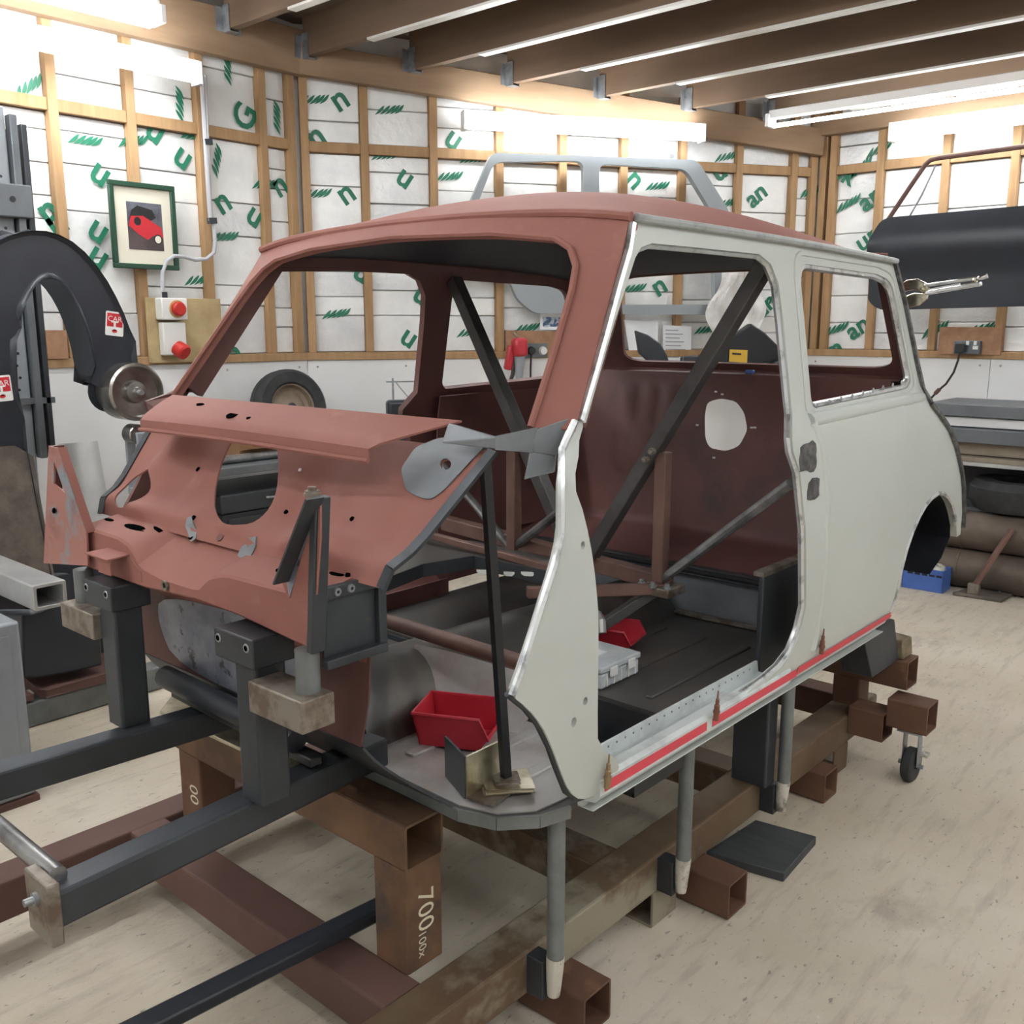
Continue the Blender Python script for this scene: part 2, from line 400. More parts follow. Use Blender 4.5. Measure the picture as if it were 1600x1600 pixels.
def wall(name, p0, p1, nrm, detail, ztop, skip_posts=()):
    """One stud wall. p0 -> p1 runs left to right as seen from inside, nrm points inside."""
    p0 = np.array(p0, float); p1 = np.array(p1, float); n = np.array(nrm, float); L = np.linalg.norm(p1 - p0); d = (p1 - p0) / L
    Z = np.array([0, 0, 1.0])
    def slab(s0, s1, z0, z1, d0, d1):
        P = lambda s, z, k: p0 + d * s + Z * z + n * k
        return MB().hexa([P(s0, z0, d0), P(s1, z0, d0), P(s1, z0, d1), P(s0, z0, d1), P(s0, z1, d0), P(s1, z1, d0), P(s1, z1, d1), P(s0, z1, d1)])
    w = struct(slab(-0.1, L + 0.1, 0, ztop + 0.25, -0.16, -0.07).build(name, 'foil'))
    s = 0.0; k = 0
    while s < L:                             # white lining boards below
        e = min(s + 1.2, L); slab(s + .0015, e - .0015, 0.0, ZS - 0.005, -0.012, 0.0).build('lining_board', 'white_board', w)
        for q in (s + .06, s + .6, e - .06):
            c = p0 + d * q + Z * (ZS - .05); MB().lathe([(0, .004), (.006, .003), (.007, 0)], c, n, 8).build('board_screw', 'galv', w)
        s = e
    slab(0, L, ZS - 0.01, ZS + 0.035, -0.07, 0.012).build('sill_rail', 'timber', w, bevel=.003)
    if detail is None:
        slab(0, L, ZS + .035, ztop, -.07, -.05).build('foil_board', 'foil', w); return w, p0, d, n
    studs, rails = detail
    for q in studs: slab(q - .024, q + .024, ZS + .035, ztop, -0.065, random.uniform(-.006, .004)).build('stud', 'timber', w, bevel=.003)
    zr = 2.53
    for a, b in zip(studs[:-1], studs[1:]):
        if b - a < .1: continue
        slab(a + .024, b - .024, zr - .03, zr + .028, -.06, -.012).build('noggin', 'timber', w, bevel=.003)
        z = ZS + .036
        while z < zr - .05:
            h = random.choice((.11, .15, .18, .22, .27)); e = min(z + h, zr - .031)
            if zr - .031 - e < .06: e = zr - .031
            dd = random.uniform(-.052, -.040)
            slab(a + .0245, b - .0245, z + .0025, e - .0025, -.068, dd).build('foil_board', random.choice(('foil', 'foil', 'foil_b')), w, bevel=.004); z = e
        z = zr + .029
        while z < ztop - .02:
            e = min(z + random.choice((.12, .2, .3)), ztop)
            if ztop - e < .06: e = ztop
            slab(a + .0245, b - .0245, z + .0025, e - .0025, -.068, random.uniform(-.052, -.040)).build('foil_board', random.choice(('foil', 'foil_b')), w, bevel=.004); z = e
    return w, p0, d, n
WL = wall('wall_left', (-4.8, 0.02, 0), (-4.8, 3.57, 0), (1, 0, 0), ([.20 + .39 * i for i in range(9)] + [3.51], None), 3.0)
WB = wall('wall_back', BL, BR, BN, ([.035] + [.382 + .4136 * i for i in range(8)] + [3.43], None), 2.95)
WR = wall('wall_right', (-2.97, 6.5, 0), (1.0, 6.5, 0), (0, -1, 0), ([.03, .1, .42, .83, 1.23, 1.63, 2.03, 2.43, 2.83, 3.23, 3.63, 3.95], None), 2.95)
wall('wall_left_near', (-4.8, -3.5, 0), (-4.8, 0.02, 0), (1, 0, 0), None, 3.3)
wall('wall_right_far', (1.0, 6.5, 0), (3.1, 6.5, 0), (0, -1, 0), None, 2.95)
wall('wall_side', (3.1, 6.5, 0), (3.1, -3.5, 0), (-1, 0, 0), None, 3.4)
wall('wall_front', (3.1, -3.5, 0), (-4.8, -3.5, 0), (0, 1, 0), None, 3.4)

# top plates / ledger beams
tl = MB().beam((-4.77, -3.4, 3.02), (-4.77, 3.62, 3.02), .06, .24).build('trim_1', 'plate_timber', bevel=.004); struct(tl)
led0 = BL + BN * .03 + np.array([0, 0, 2.99]); led1 = BR + BN * .03 + np.array([0, 0, 2.71])
struct(MB().beam(led0, led1, .06, .17).build('trim_2', 'plate_timber', bevel=.004))
struct(MB().beam((-3.0, 6.47, 2.80), (3.0, 6.47, 2.80), .06, .10).build('trim_3', 'plate_timber', bevel=.004))

# ceiling with joists and hangers
ceil = struct(MB().hexa([(-5, -3.6, zc(-3.6) + .22), (3.2, -3.6, zc(-3.6) + .22), (3.2, 6.7, zc(6.7) + .22), (-5, 6.7, zc(6.7) + .22),
                         (-5, -3.6, zc(-3.6) + .26), (3.2, -3.6, zc(-3.6) + .26), (3.2, 6.7, zc(6.7) + .26), (-5, 6.7, zc(6.7) + .26)]).build('ceiling', 'ceiling_board'))
for y in [6.1 - .5 * i for i in range(19)]:
    if y > 3.6: xl = -4.8 + (y - 3.57) / (6.5 - 3.57) * 1.83 + .075
    else: xl = -4.73
    z = zc(y)
    j = MB().box((xl, y - .024, z + .012), (3.1, y + .024, z + .22)).build('joist', 'joist_timber', ceil)
    MB().box((xl + (0.55 if y > 3 else .05), y - .026, z), (3.1, y + .026, z + .0115)).build('joist_lit_strip', 'joist_lit_edge', j)  # pale strip stands in for the lit underside, stops short of the ledger
    if y > 2.4:
        h = MB().box((xl - .004, y - .032, z - .003), (xl + .05, y - .0262, z + .13)).box((xl - .004, y + .0262, z - .003), (xl + .05, y + .032, z + .13))
        h.box((xl - .004, y - .03, z - .004), (xl + .05, y + .03, z - .0005))
        h.box((xl - .007, y - .075, z + .0), (xl - .0045, y + .075, z + .12))
        h.build('joist_hanger', 'galv', ceil)

# green maker's marks printed on the foil
def leaf(mb, c, e1, e2, size, ang):
    ca, sa = math.cos(ang), math.sin(ang)
    for k in range(5):
        x0 = -.9 + k * .38; ln = 1.0 - .08 * abs(k - 2); pts = []
        for i in range(9):
            t = i / 8; pts.append((x0 + t * ln * .95 + .10 * math.sin(t * 3.1), -.35 + t * .62 + .16 * math.sin(t * 3.1)))
        for i in range(8, -1, -1):
            t = i / 8; pts.append((x0 + t * ln * .95 + .10 * math.sin(t * 3.1) + .02, -.35 + t * .62 + .16 * math.sin(t * 3.1) - .27 * math.sin(t * 3.14)))
        b = len(mb.v)
        for x, y in pts: mb.v.append(vec(c) + vec(e1) * ((x * ca - y * sa) * size) + vec(e2) * ((x * sa + y * ca) * size))
        n = len(pts)
        for i in range(8): mb.face([b + i, b + i + 1, b + n - 2 - i, b + n - 1 - i])
MARKS = {'L': [('u', 244, 204, -.6), ('u', 287, 245, -.6), ('u', 158, 270, -.6), ('u', 155, 359, -.6), ('u', 155, 400, -.6), ('u', 399, 337, -.6), ('n', 75, 329, .6),
               ('n', 347, 315, .6), ('n', 437, 289, .6), ('n', 365, 552, .5), ('G', 384, 183, 1.2), ('leaf', 127, 217, 0), ('leaf', 300, 210, 0), ('leaf', 280, 170, 1.5), ('leaf', 355, 112, 1.5),
               ('leaf', 432, 190, 1.5), ('leaf', 409, 287, .1), ('leaf', 347, 369, .1), ('leaf', 305, 437, .1), ('leaf', 202, 220, .2), ('leaf', 337, 257, 1.3), ('leaf', 38, 138, .6), ('n', 87, 347, .6), ('leaf', 130, 595, .2)],
         'B': [('n', 530, 155, .6), ('n', 493, 213, .6), ('n', 540, 302, .6), ('leaf', 603, 171, .1), ('leaf', 597, 242, .1), ('leaf', 734, 247, .1), ('leaf', 697, 275, .1), ('u', 634, 277, -.6),
               ('u', 710, 217, -.6), ('leaf', 490, 302, .1), ('leaf', 485, 155, .1), ('leaf', 520, 490, .1), ('u', 567, 425, -.6), ('u', 660, 460, -.6), ('u', 640, 527, -.6), ('leaf', 819, 512, .1),
               ('leaf', 729, 519, .1), ('u', 1124, 267, .6), ('leaf', 1130, 245, .2), ('an', 1182, 305, .7), ('leaf', 1023, 290, .1), ('leaf', 1129, 318, .2), ('leaf', 1262, 300, .3), ('n', 993, 280, -.8),
               ('n', 1030, 447, .6), ('leaf', 987, 450, .1), ('leaf', 1098, 515, .1), ('un', 1196, 478, .8), ('leaf', 1210, 465, .5)],
         'R': [('sk', 1320, 272, -.5), ('leaf', 1340, 265, .6), ('leaf', 1320, 320, .4), ('an', 1360, 310, .6), ('un', 1356, 372, .6), ('leaf', 1368, 235, .3), ('leaf', 1301, 515, .3), ('an', 1340, 512, .6),
               ('leaf', 1455, 517, .4), ('n', 1306, 545, .5), ('leaf', 1530, 513, .2)]}
for key, (w, p0, d, n) in (('L', WL), ('B', WB), ('R', WR)):
    for kind, px, py, ang in MARKS[key]:
        c = on_plane(px, py, p0 + n * -.0385, n); m = MB()
        if kind == 'leaf': leaf(m, c, d, (0, 0, 1), .078 if key != 'R' else .085, ang)
        else: put_text(m, kind, c, d, (0, 0, 1), .19 if len(kind) == 1 else .17, ang, bold=.022)
        m.build('printed_mark', 'green_print', w, smooth=0)

# ================================================================== LAMPS
def lamp(p0, p1, label, up=(0, 0, 1), tw=.11, th=.075, group='fluorescent lights of the workshop', loc=None, twin=True, glow='tube_glow'):
    p0 = vec(p0); p1 = vec(p1); d = (p1 - p0).normalized(); up = vec(up)
    t = thing('fluorescent_light', label, 'light', tuple((p0 + p1) / 2), group)
    MB().beam(p0 + up * .035, p1 + up * .035, tw * .55, .05, up=up).build('housing', 'lamp_white', t, bevel=.004)
    side = d.cross(up).normalized()
    for s in ((-1, 1) if twin else (0,)):
        MB().tube([p0 + d * .02 - up * .03 + side * tw * .3 * s, p1 - d * .02 - up * .03 + side * tw * .3 * s], .02 if twin else .012, 10).build('tube', glow, t)
    for p in (p0, p1): MB().beam(p - d * .012, p + d * .012, tw, th, up=up).build('end_cap', 'lamp_white', t, bevel=.003)
    return t
b0 = BL + BN * .14 + BD * .95; b1 = BL + BN * .14 + BD * 2.5
lamp((b0[0], b0[1], 2.69), (b1[0], b1[1], 2.70), 'long fluorescent light fixed to the far wall above the grey bodyside', up=-BN, glow='tube_glow_dim')
lamp((-2.40, 6.28, 2.68), (-.88, 6.28, 2.68), 'fluorescent light high on the wall above the black car door', up=(0, 1, 0), glow='tube_glow_dim')
lamp((-4.58, 1.55, 2.74), (-4.58, 2.80, 2.74), 'fluorescent light high on the wall above the framed car picture', up=(-1, 0, 0), glow='tube_glow_dim')
lamp((-4.25, 1.30, 2.86), (-4.25, 2.42, 2.86), 'fluorescent light hanging in the upper left corner, nearest the ceiling', up=(0, 0, 1), glow='tube_glow_dim')
lamp((-3.0, 5.84, 2.76), (-1.4, 5.84, 2.76), 'slim fluorescent batten under the joists near the right-hand wall', twin=False, glow='tube_glow_dim')
for lab, x0, x1, y in (('unseen fluorescent light added on the joists in front of the car', -3.4, -1.8, -.5), ('unseen fluorescent light added on the joists behind the photographer', -1.0, .6, -1.3),
                       ('unseen fluorescent light added on the joists in the near left corner of the workshop', -4.4, -2.8, -1.9), ('unseen fluorescent light added on the joists over the open floor, nearest the photographer', .7, 2.3, -.2),
                       ('unseen fluorescent light added on the joists over the open floor beside the jig rail', .5, 2.1, 1.4), ('unseen fluorescent light added on the joists over the open floor beside the rear post', .5, 2.1, 2.9),
                       ('unseen fluorescent light added on the joists beyond the right edge of the picture', .5, 2.1, 4.4), ('unseen fluorescent light added on the joists over the rear of the car', -3.0, -1.5, 2.72)):
    lamp((x0, y, zc(y) - .07), (x1, y, zc(y) - .07), lab)  # unseen fittings added to raise the brightness of the shop

lamp((-3.1, .45, zc(1.2) - .09), (-3.1, 1.95, zc(1.2) - .09), 'unseen fluorescent light added on the joists between the car and the left wall')  # added above the view to brighten the left and back walls

# ================================================================== CAR SHELL
car = thing('car_shell', 'bare small car bodyshell in red oxide and grey primer standing on the steel jig', 'car body', (XC, 2.2, .55))
ZP = [.5, .595, .65, .8, 1.0, 1.2, 1.268, 1.29, 1.33, 1.71, 1.8]; UP = [.67, .685, .70, .715, .718, .705, .693, .674, .668, .606, .59]
def prof(z, y):
    u = float(np.interp(z, ZP, UP))
    if y > 2.85: u -= .05 * (y - 2.85) ** 2
    return u
def SL(y, z, off=0.0): return Vector((XC + prof(z, y) - off, y, z))
def SR(y, z, off=0.0): return Vector((XC - prof(z, y) + off, y, z))
REAR = [(2.955, 1.684), (2.982, 1.63), (3.01, 1.576), (3.076, 1.383), (3.129, 1.263), (3.22, 1.215), (3.324, 1.160), (3.40, 1.10), (3.457, 1.035), (3.525, .95), (3.575, .85), (3.60, .765)]
ARCH = [(3.545, .765), (3.505, .82), (3.459, .865), (3.40, .91), (3.345, .938), (3.285, .958), (3.228, .966), (3.16, .96), (3.101, .944), (3.045, .915), (2.996, .876), (2.958, .83), (2.935, .77), (2.931, .685), (2.919, .624)]
BFRONT = [(1.98, .640), (2.08, .648), (2.16, .662), (2.215, .69), (2.245, .74), (2.255, .80), (2.22, 1.007), (2.19, 1.152), (2.155, 1.205), (2.155, 1.235), (2.20, 1.289), (2.20, 1.515), (2.195, 1.60), (2.165, 1.645), (2.11, 1.665)]
side_out = [(1.36, 1.33), (1.474, 1.50), (1.572, 1.64), (1.60, 1.70), (2.0, 1.701), (2.4, 1.698), (2.7, 1.69)] + REAR + ARCH + [(2.90, .60), (2.6, .596), (1.98, .598)] + BFRONT + \
           [(1.86, 1.664), (1.66, 1.662), (1.62, 1.652), (1.595, 1.63), (1.49, 1.49), (1.38, 1.33)]
QWIN = rounded([(2.318, 1.655), (2.82, 1.648), (2.935, 1.632), (3.03, 1.335), (2.985, 1.315), (2.31, 1.297)], [.05, 0, .05, .04, .02, .03])
bs = MB().sheet(side_out, [QWIN], lambda y, z: SL(y, z), .022, .045).build('side_panel', 'primer', car, 50)
# raised pressing round the quarter window, drip gutter and the rear seam
def path(pts, fn, r, name, m, n=8, par=car): return MB().tube([fn(*p) for p in pts], r, n).build(name, m, par)
gut = [(1.60 + (2.96 - 1.60) * k / 14, 1.702 + .002 * math.sin(math.pi * k / 14) - .016 * (k / 14) ** 2) for k in range(15)]
MB().tube([SL(y, z + .004, -.010) for y, z in gut], .0085, 8).build('drip_gutter', 'primer_edge', car)
MB().tube([SR(y, z + .004, -.012) for y, z in gut], .011, 8).build('drip_gutter', 'oxide', car)
rear_d = []
for a, b in zip(REAR[:-1], REAR[1:]): rear_d += [(a[0] + (b[0] - a[0]) * k / 3, a[1] + (b[1] - a[1]) * k / 3) for k in range(3)]
m = MB()
for a, b in zip(rear_d[:-1], rear_d[1:]): m.beam(SL(a[0] + .006, a[1], .004), SL(b[0] + .006, b[1], .004), .012, .03, up=(1, 0, 0))
m.build('rear_seam_flange', 'ground_metal', car)
q = QWIN + QWIN[:1]
cq = (sum(p[0] for p in QWIN) / len(QWIN), sum(p[1] for p in QWIN) / len(QWIN))
MB().tube([SL(cq[0] + (y - cq[0]) * .985, cq[1] + (z - cq[1]) * .97, .012) for y, z in q], .009, 6).build('window_flange', 'bare_seam', car)
MB().tube([SL(cq[0] + (y - cq[0]) * 1.07, cq[1] + (z - cq[1]) * 1.12, .005) for y, z in q], .010, 6).build('window_pressing', 'primer', car)
MB().tube([SL(y, z, .002) for y, z in ARCH[1:]], .008, 6).build('arch_edge', 'bare_seam', car)
MB().tube([SL(y - .002, z, .012) for y, z in BFRONT], .008, 6).build('door_shut_edge', 'bare_seam', car)
MB().tube([SL(y, z, .012) for y, z in [(2.11, 1.661), (1.86, 1.660), (1.66, 1.658), (1.62, 1.648), (1.592, 1.626)]], .007, 6).build('door_top_edge', 'primer_edge', car)
MB().tube([SL(y, z, -.002) for y, z in [(1.36, 1.335), (1.42, 1.42), (1.474, 1.50), (1.52, 1.57), (1.572, 1.645), (1.595, 1.695)]], .0085, 6).build('pillar_seam', 'bare_seam', car)
# B-post hinge patches (ground bare) and the shut-face channel beside the post
def patch(name, y0, y1, z0, z1, m):
    out = []
    for k in range(18):
        an = 2 * math.pi * k / 18; r = random.uniform(.8, 1.05); c, s_ = math.cos(an), math.sin(an)
        f = 1 / max(abs(c), abs(s_)) ** .7
        out.append(((y0 + y1) / 2 + (y1 - y0) / 2 * c * f * r, (z0 + z1) / 2 + (z1 - z0) / 2 * s_ * f * r))
    return MB().sheet(out, [], lambda y, z: SL(y, z, -.0015), .003, None).build(name, m, car)
patch('ground_patch', 2.185, 2.285, 1.145, 1.225, 'ground_metal'); patch('ground_patch', 2.225, 2.30, 1.075, 1.13, 'ground_metal')
MB().tube([SL(y, z, .018) for y, z in [(2.285, 1.265), (2.33, 1.17), (2.35, 1.05), (2.36, .85), (2.355, .70), (2.345, .66)]], .024, 12).build('post_crease', 'primer', car)
MB().tube([SL(2.28 + .84 * k / 16, 1.268 + .012 * k / 16, .016) for k in range(17)], .021, 12).build('belt_crease', 'primer', car)
m = MB()
for k in range(9):
    y = 2.34 + .075 * k; m.lathe([(0, .002), (.007, .0015), (.008, 0)], SL(y, 1.303 + .004 * k, -.001), (1, 0, 0), 8)
stuff(m.build('spot_weld_row', 'galv', car))
# sill with its step
SILL = [(.655, .585), (.688, .590), (.700, .605), (.700, .638), (.692, .646), (.668, .646), (.640, .622), (.622, .612), (.610, .612), (.606, .640), (.600, .640), (.600, .585)]
def loft(name, sec, ys, m, par=car, sgn=1, fn=None):
    b = MB(); n = len(sec)
    for y in ys:
        for u, z in sec:
            uu, zz = (u, z) if fn is None else fn(u, z, y); b.v.append(Vector((XC + sgn * uu, y, zz)))
    for i in range(len(ys) - 1):
        for k in range(n): j = (k + 1) % n; b.face([i * n + k, i * n + j, (i + 1) * n + j, (i + 1) * n + k])
    for e in (0, len(ys) - 1):
        P = [(u, z) for u, z in sec]; tr = cdt(P, [], None)[1]
        for t in tr: b.face([e * n + i for i in t])
    return b.build(name, m, par)
ys = [1.40 + .12 * k for k in range(7)]
def flare(u, z, y):
    k = max(0, (y - 2.06) / .20) ** 2
    return (u, z + (0.05 * k if u < .69 and z > .6 else 0))
loft('sill', SILL, ys + [2.22], 'sill_paint')
loft('sill', SILL, [1.30, 1.8, 2.28], 'oxide_shaded', sgn=-1)
MB().box((XC + .645, 1.40, .572), (XC + .66, 2.90, .590)).box((XC + .645, 1.40, .569), (XC + .684, 2.90, .572)).build('jacking_rail', 'primer', car, bevel=.002)
m = MB()
for k in range(26):
    y = 1.40 + .031 * k; m.lathe([(0, .0015), (.004, .001), (.005, 0)], (XC + .6065, y, .628), (1, 0, 0), 6)
stuff(m.build('spot_weld_row', 'ground_metal', car))
def tape(y0, y1):
    return MB().sheet([(y0, .612), (y1, .612), (y1, .632), (y0, .632)], [], lambda y, z: (XC + max(prof(z, y), .70) + .0012, y, z), .001, .08).build('tape_strip', 'red_tape', car)
tape(1.415, 1.80); tape(1.825, 2.25)
MB().sheet([(2.27, .607), (2.93, .612), (2.93, .632), (2.27, .630)], [], lambda y, z: SL(y, z, -.0035), .001, .06).build('tape_strip', 'red_tape', car)
# front A panel
AP = [(1.30, 1.235), (1.328, 1.167), (1.347, 1.09), (1.355, 1.01), (1.36, .94), (1.366, .75), (1.40, .705), (1.46, .66), (1.46, .61), (1.41, .604), (1.348, .617), (1.30, .655),
      (1.262, .72), (1.235, .77), (1.20, .825), (1.165, .865), (1.121, .903), (1.14, .935), (1.194, 1.035), (1.235, 1.10), (1.258, 1.151), (1.262, 1.20), (1.272, 1.25), (1.30, 1.29), (1.345, 1.335), (1.375, 1.335), (1.345, 1.29)]
holes = [circle(1.318, 1.122, .006, .007, 10), circle(1.325, .83, .007, .008, 10), circle(1.292, .80, .008, .010, 10)]
MB().sheet(chaikin(AP, 1), holes, lambda y, z: SL(y, z, -.002), .012, .05).build('front_a_panel', 'primer', car, 50)
MB().tube([SL(y, z, -.003) for y, z in AP[16:25]], .007, 6).build('a_panel_flange', 'bare_seam', car)
MB().tube([SL(y, z, .008) for y, z in AP[9:17]], .006, 6).build('a_panel_lower_edge', 'steel_dark', car)
# right-hand side of the shell, seen from inside
right_out = [(1.36, 1.33), (1.474, 1.50), (1.572, 1.64), (1.60, 1.70), (2.0, 1.701), (2.7, 1.69)] + REAR + ARCH + [(2.90, .60), (1.98, .598)] + BFRONT + [(1.86, 1.664), (1.62, 1.652), (1.595, 1.63), (1.49, 1.49), (1.38, 1.33)]
MB().sheet(right_out, [QWIN], lambda y, z: SR(y, z), .022, .06, flip=True).build('side_panel', 'oxide_shaded', car, 50)
MB().sheet([(2.27, .75), (3.0, .75), (3.0, 1.27), (2.27, 1.27)], [], lambda y, z: SR(y, z, .05 + .02 * math.sin(y * 9)), .006, .08, flip=True).build('inner_quarter', 'oxide_shaded', car)
MB().sheet(AP[:-1], [], lambda y, z: SR(y, z, -.002), .012, .06, flip=True).build('front_a_panel', 'oxide_shaded', car, 50)
# roof skin, underside
def roofz(u, y):
    t = (y - 1.575) / (2.98 - 1.575); t = min(max(t, 0), 1); s_ = max(0, 1 - (abs(u) / .606) ** 2.3)
    return 1.705 + (.030 + .115 * (1 - abs(2 * t - 1) ** 2.4)) * s_ ** .85 + .006 * (1 - t) - .014 * t
def roofy(u, t): return 1.592 - .022 * (1 - (u / .606) ** 2) + t * (2.975 - 1.592 + .05 * (1 - (u / .606) ** 2) + .022 * (1 - (u / .606) ** 2))
def roof_fn(off):
    def f(a, b):
        a = .5 - .5 * math.cos(math.pi * a); u = (a * 2 - 1) * .612; y = roofy(u, b); return (XC + u, y, roofz(u, y) - off)
    return f
MB().grid(roof_fn(0), 34, 30, thick=.004).build('roof', 'oxide', car, 60)
def lin_fn(a, b):
    u = (a * 2 - 1) * .585; y = roofy(u, .02 + .96 * b); return (XC + u, y, roofz(u * .96, y) - .03)
MB().grid(lin_fn, 20, 20, thick=.004).build('roof_lining', 'roof_lining', car, 60)
front = [(-.612 + 1.224 * k / 24) for k in range(25)]
MB().tube([(XC + u, roofy(u, 0) - .004, roofz(u, roofy(u, 0)) - .004) for u in front], .010, 8).build('roof_front_gutter', 'oxide', car)
MB().tube([(XC + u, roofy(u, 0) + .012, roofz(u, roofy(u, 0)) - .022) for u in front], .008, 8).build('screen_seal_flange', 'oxide', car)
# windscreen surround
def WS(s_, v, off=0.0):
    hw = .676 - .070 * v; u = s_ * hw; bow = (.20 * (1 - v) + .022 * v) * (1 - s_ * s_)
    z0 = 1.322 + .01 * (1 - s_ * s_); z1 = roofz(u * .98, 1.60) - .006
    return (XC + u, 1.337 + (1.592 - 1.337) * v - bow + off, z0 + (z1 - z0) * v)
inner = [(-.90, 0), (-.895, .30), (-.885, .62), (-.87, .74), (-.83, .82), (-.76, .865), (-.5, .885), (0, .895), (.5, .885), (.76, .865), (.83, .82), (.87, .74), (.885, .62), (.895, .30), (.90, 0)]
outer = [(-1, 0), (-1, .5), (-1, 1.0), (-.5, 1.0), (0, 1.0), (.5, 1.0), (1, 1.0), (1, .5), (1, 0)]
MB().sheet(outer + inner[::-1], [], lambda a, b: WS(a, b), .016, .06).build('windscreen_surround', 'oxide', car, 50)
MB().tube([WS(a, b, -.004) for a, b in inner], .007, 6).build('screen_flange', 'oxide', car)
# right A-post inner face, header underside
for sg in (-1, 1):
    MB().beam(Vector(WS(sg * .95, .02)) + Vector((0, .045, 0)), Vector(WS(sg * .95, .96)) + Vector((0, .045, 0)), .045, .05).build('pillar_box', 'oxide_shaded', car)
# scuttle panel in front of the screen
def scut(a, b):
    u = (a * 2 - 1) * (.405 + .095 * b); k = 1 - (u / .5) ** 2
    y = 1.108 - .035 * k + b * (.125 - .055 * k); z = 1.288 + b * .046 + .012 * k - (.0 if b > .04 else .004)
    return (XC + u, y, z)
scuttle = MB().grid(scut, 26, 8, thick=.004).build('scuttle_panel', 'oxide', car, 60)
MB().sheet([(0, 0), (1, 0), (1, 1), (0, 1)], [], lambda a, b: Vector(scut(a, 0)) + Vector((0, -.002 + .010 * (1 - b) * 0, -.022 * (1 - b))), .003, .06).build('scuttle_lip', 'oxide', car, 60)
MB().tube([Vector(scut(k / 20, 0)) + Vector((0, -.004, -.022)) for k in range(21)], .005, 6).build('scuttle_lip_roll', 'oxide', car)
for a, b, rx, ry in ((.46, .45, .017, .012), (.28, .72, .018, .005), (.53, .40, .006, .004)):
    p = Vector(scut(a, b)); m = MB(); c = [(p.x + rx * math.cos(t * .5236), p.y + ry * math.sin(t * .5236), p.z + .0012 + .35 * ry * math.sin(t * .5236)) for t in range(12)]
    m.prism(c, (0, 0, -.003)).build('scuttle_hole', 'void', scuttle, 0)
# grey repair sheets between scuttle and A-posts (mirrored on the far side)
ENDS = [('scuttle_end', [(700, 661, -1.225), (774, 683, -1.11), (775, 702, -1.112), (690, 692, -1.22)]), ('scuttle_tie', [(772, 682, -1.11), (840, 668, -1.075), (834, 708, -1.085), (772, 704, -1.112)]),
        ('post_bracket', [(838, 671, -1.075), (888, 654, -1.05), (884, 690, -1.052), (868, 712, -1.06), (828, 706, -1.09)]), ('bracket_flap', [(828, 704, -1.09), (870, 700, -1.062), (866, 738, -1.064), (818, 750, -1.092)])]
for nm, l in ENDS:
    P = [at(a, b, x=x) for a, b, x in l]
    MB().prism(P, (-.004, .008, 0)).build(nm, 'grey_etch', car, bevel=.002)
    MB().prism([Vector((2 * XC - p.x, p.y, p.z)) for p in P], (.004, .008, 0)).build(nm, 'oxide_shaded', car)
# sloping bulkhead with its openings
def FW(u, v):
    hw = .503 + .071 * v
    y = 1.034 + (1.236 - 1.034) * v; z = 1.062 + (1.285 - 1.062) * v
    w = 0.0
    for c, wd_, h in ((-.40, .035, .022), (-.29, .05, -.012), (.17, .05, -.016), (.40, .06, .012)): w += h * math.exp(-((u - c) / wd_) ** 2) * math.sin(math.pi * min(max(v, 0), 1))
    w += .018 * math.exp(-((v - .13) / .10) ** 2) * (1 if abs(u) > .1 else .3)
    for cu_, cv_, ru, rv, h in ((.30, .17, .085, .10, .026), (-.33, .10, .045, .05, .016), (.02, .14, .05, .05, .010)): w += h * math.exp(-((u - cu_) / ru) ** 4 - ((v - cv_) / rv) ** 4)
    return (XC + u, y - w * .8, z + w * .5)
def fwpix(px, py):
    # where the sight line through a measured point meets the bulkhead plane
    p0 = np.array(FW(0, 0)); e = np.array(FW(0, 1)) - p0; n = np.cross(np.array([1.0, 0, 0]), e); P = on_plane(px, py, p0, n)
    return (P.x - XC, float((np.array(P) - p0) @ e / (e @ e)))
fw_out = [(-.503, 0), (.503, 0), (.53, .35), (.574, 1.0), (-.574, 1.0), (-.54, .5)]
big = chaikin([fwpix(*p) for p in [(372, 670), (350, 708), (334, 762), (336, 806), (366, 828), (402, 816), (428, 784), (436, 740), (432, 690), (420, 670)]])
lh = chaikin([fwpix(*p) for p in [(187, 788), (192, 764), (212, 742), (240, 732), (244, 748), (236, 774), (214, 796), (192, 799)]])
rd = [fwpix(698 + 8.5 * math.cos(k * .5236), 727 + 9 * math.sin(k * .5236)) for k in range(12)]
fw = MB().sheet(fw_out, [big, lh, rd], lambda u, v: FW(u, v), .004, .03).build('bulkhead', 'oxide', car, 60)
def fwdisc(px, py, r, name, m_, dz=.002):
    u, v = fwpix(px, py); c = Vector(FW(u, v)); n = Vector((0, -.74, .67)); MB().lathe([(0, dz), (r, dz), (r, -.002)], c, n, 12).build(name, m_, fw)
for px, py, r, mt in ((305, 731, .006, 'void'), (468, 734, .004, 'lamp_white'), (443, 798, .005, 'void'), (552, 812, .005, 'void'), (312, 814, .006, 'void'), (398, 836, .005, 'void'),
                      (346, 840, .010, 'oxide_shaded'), (301, 840, .007, 'void'), (385, 862, .007, 'ground_metal'), (548, 900, .006, 'void')): fwdisc(px, py, r, 'fixing_hole', mt)
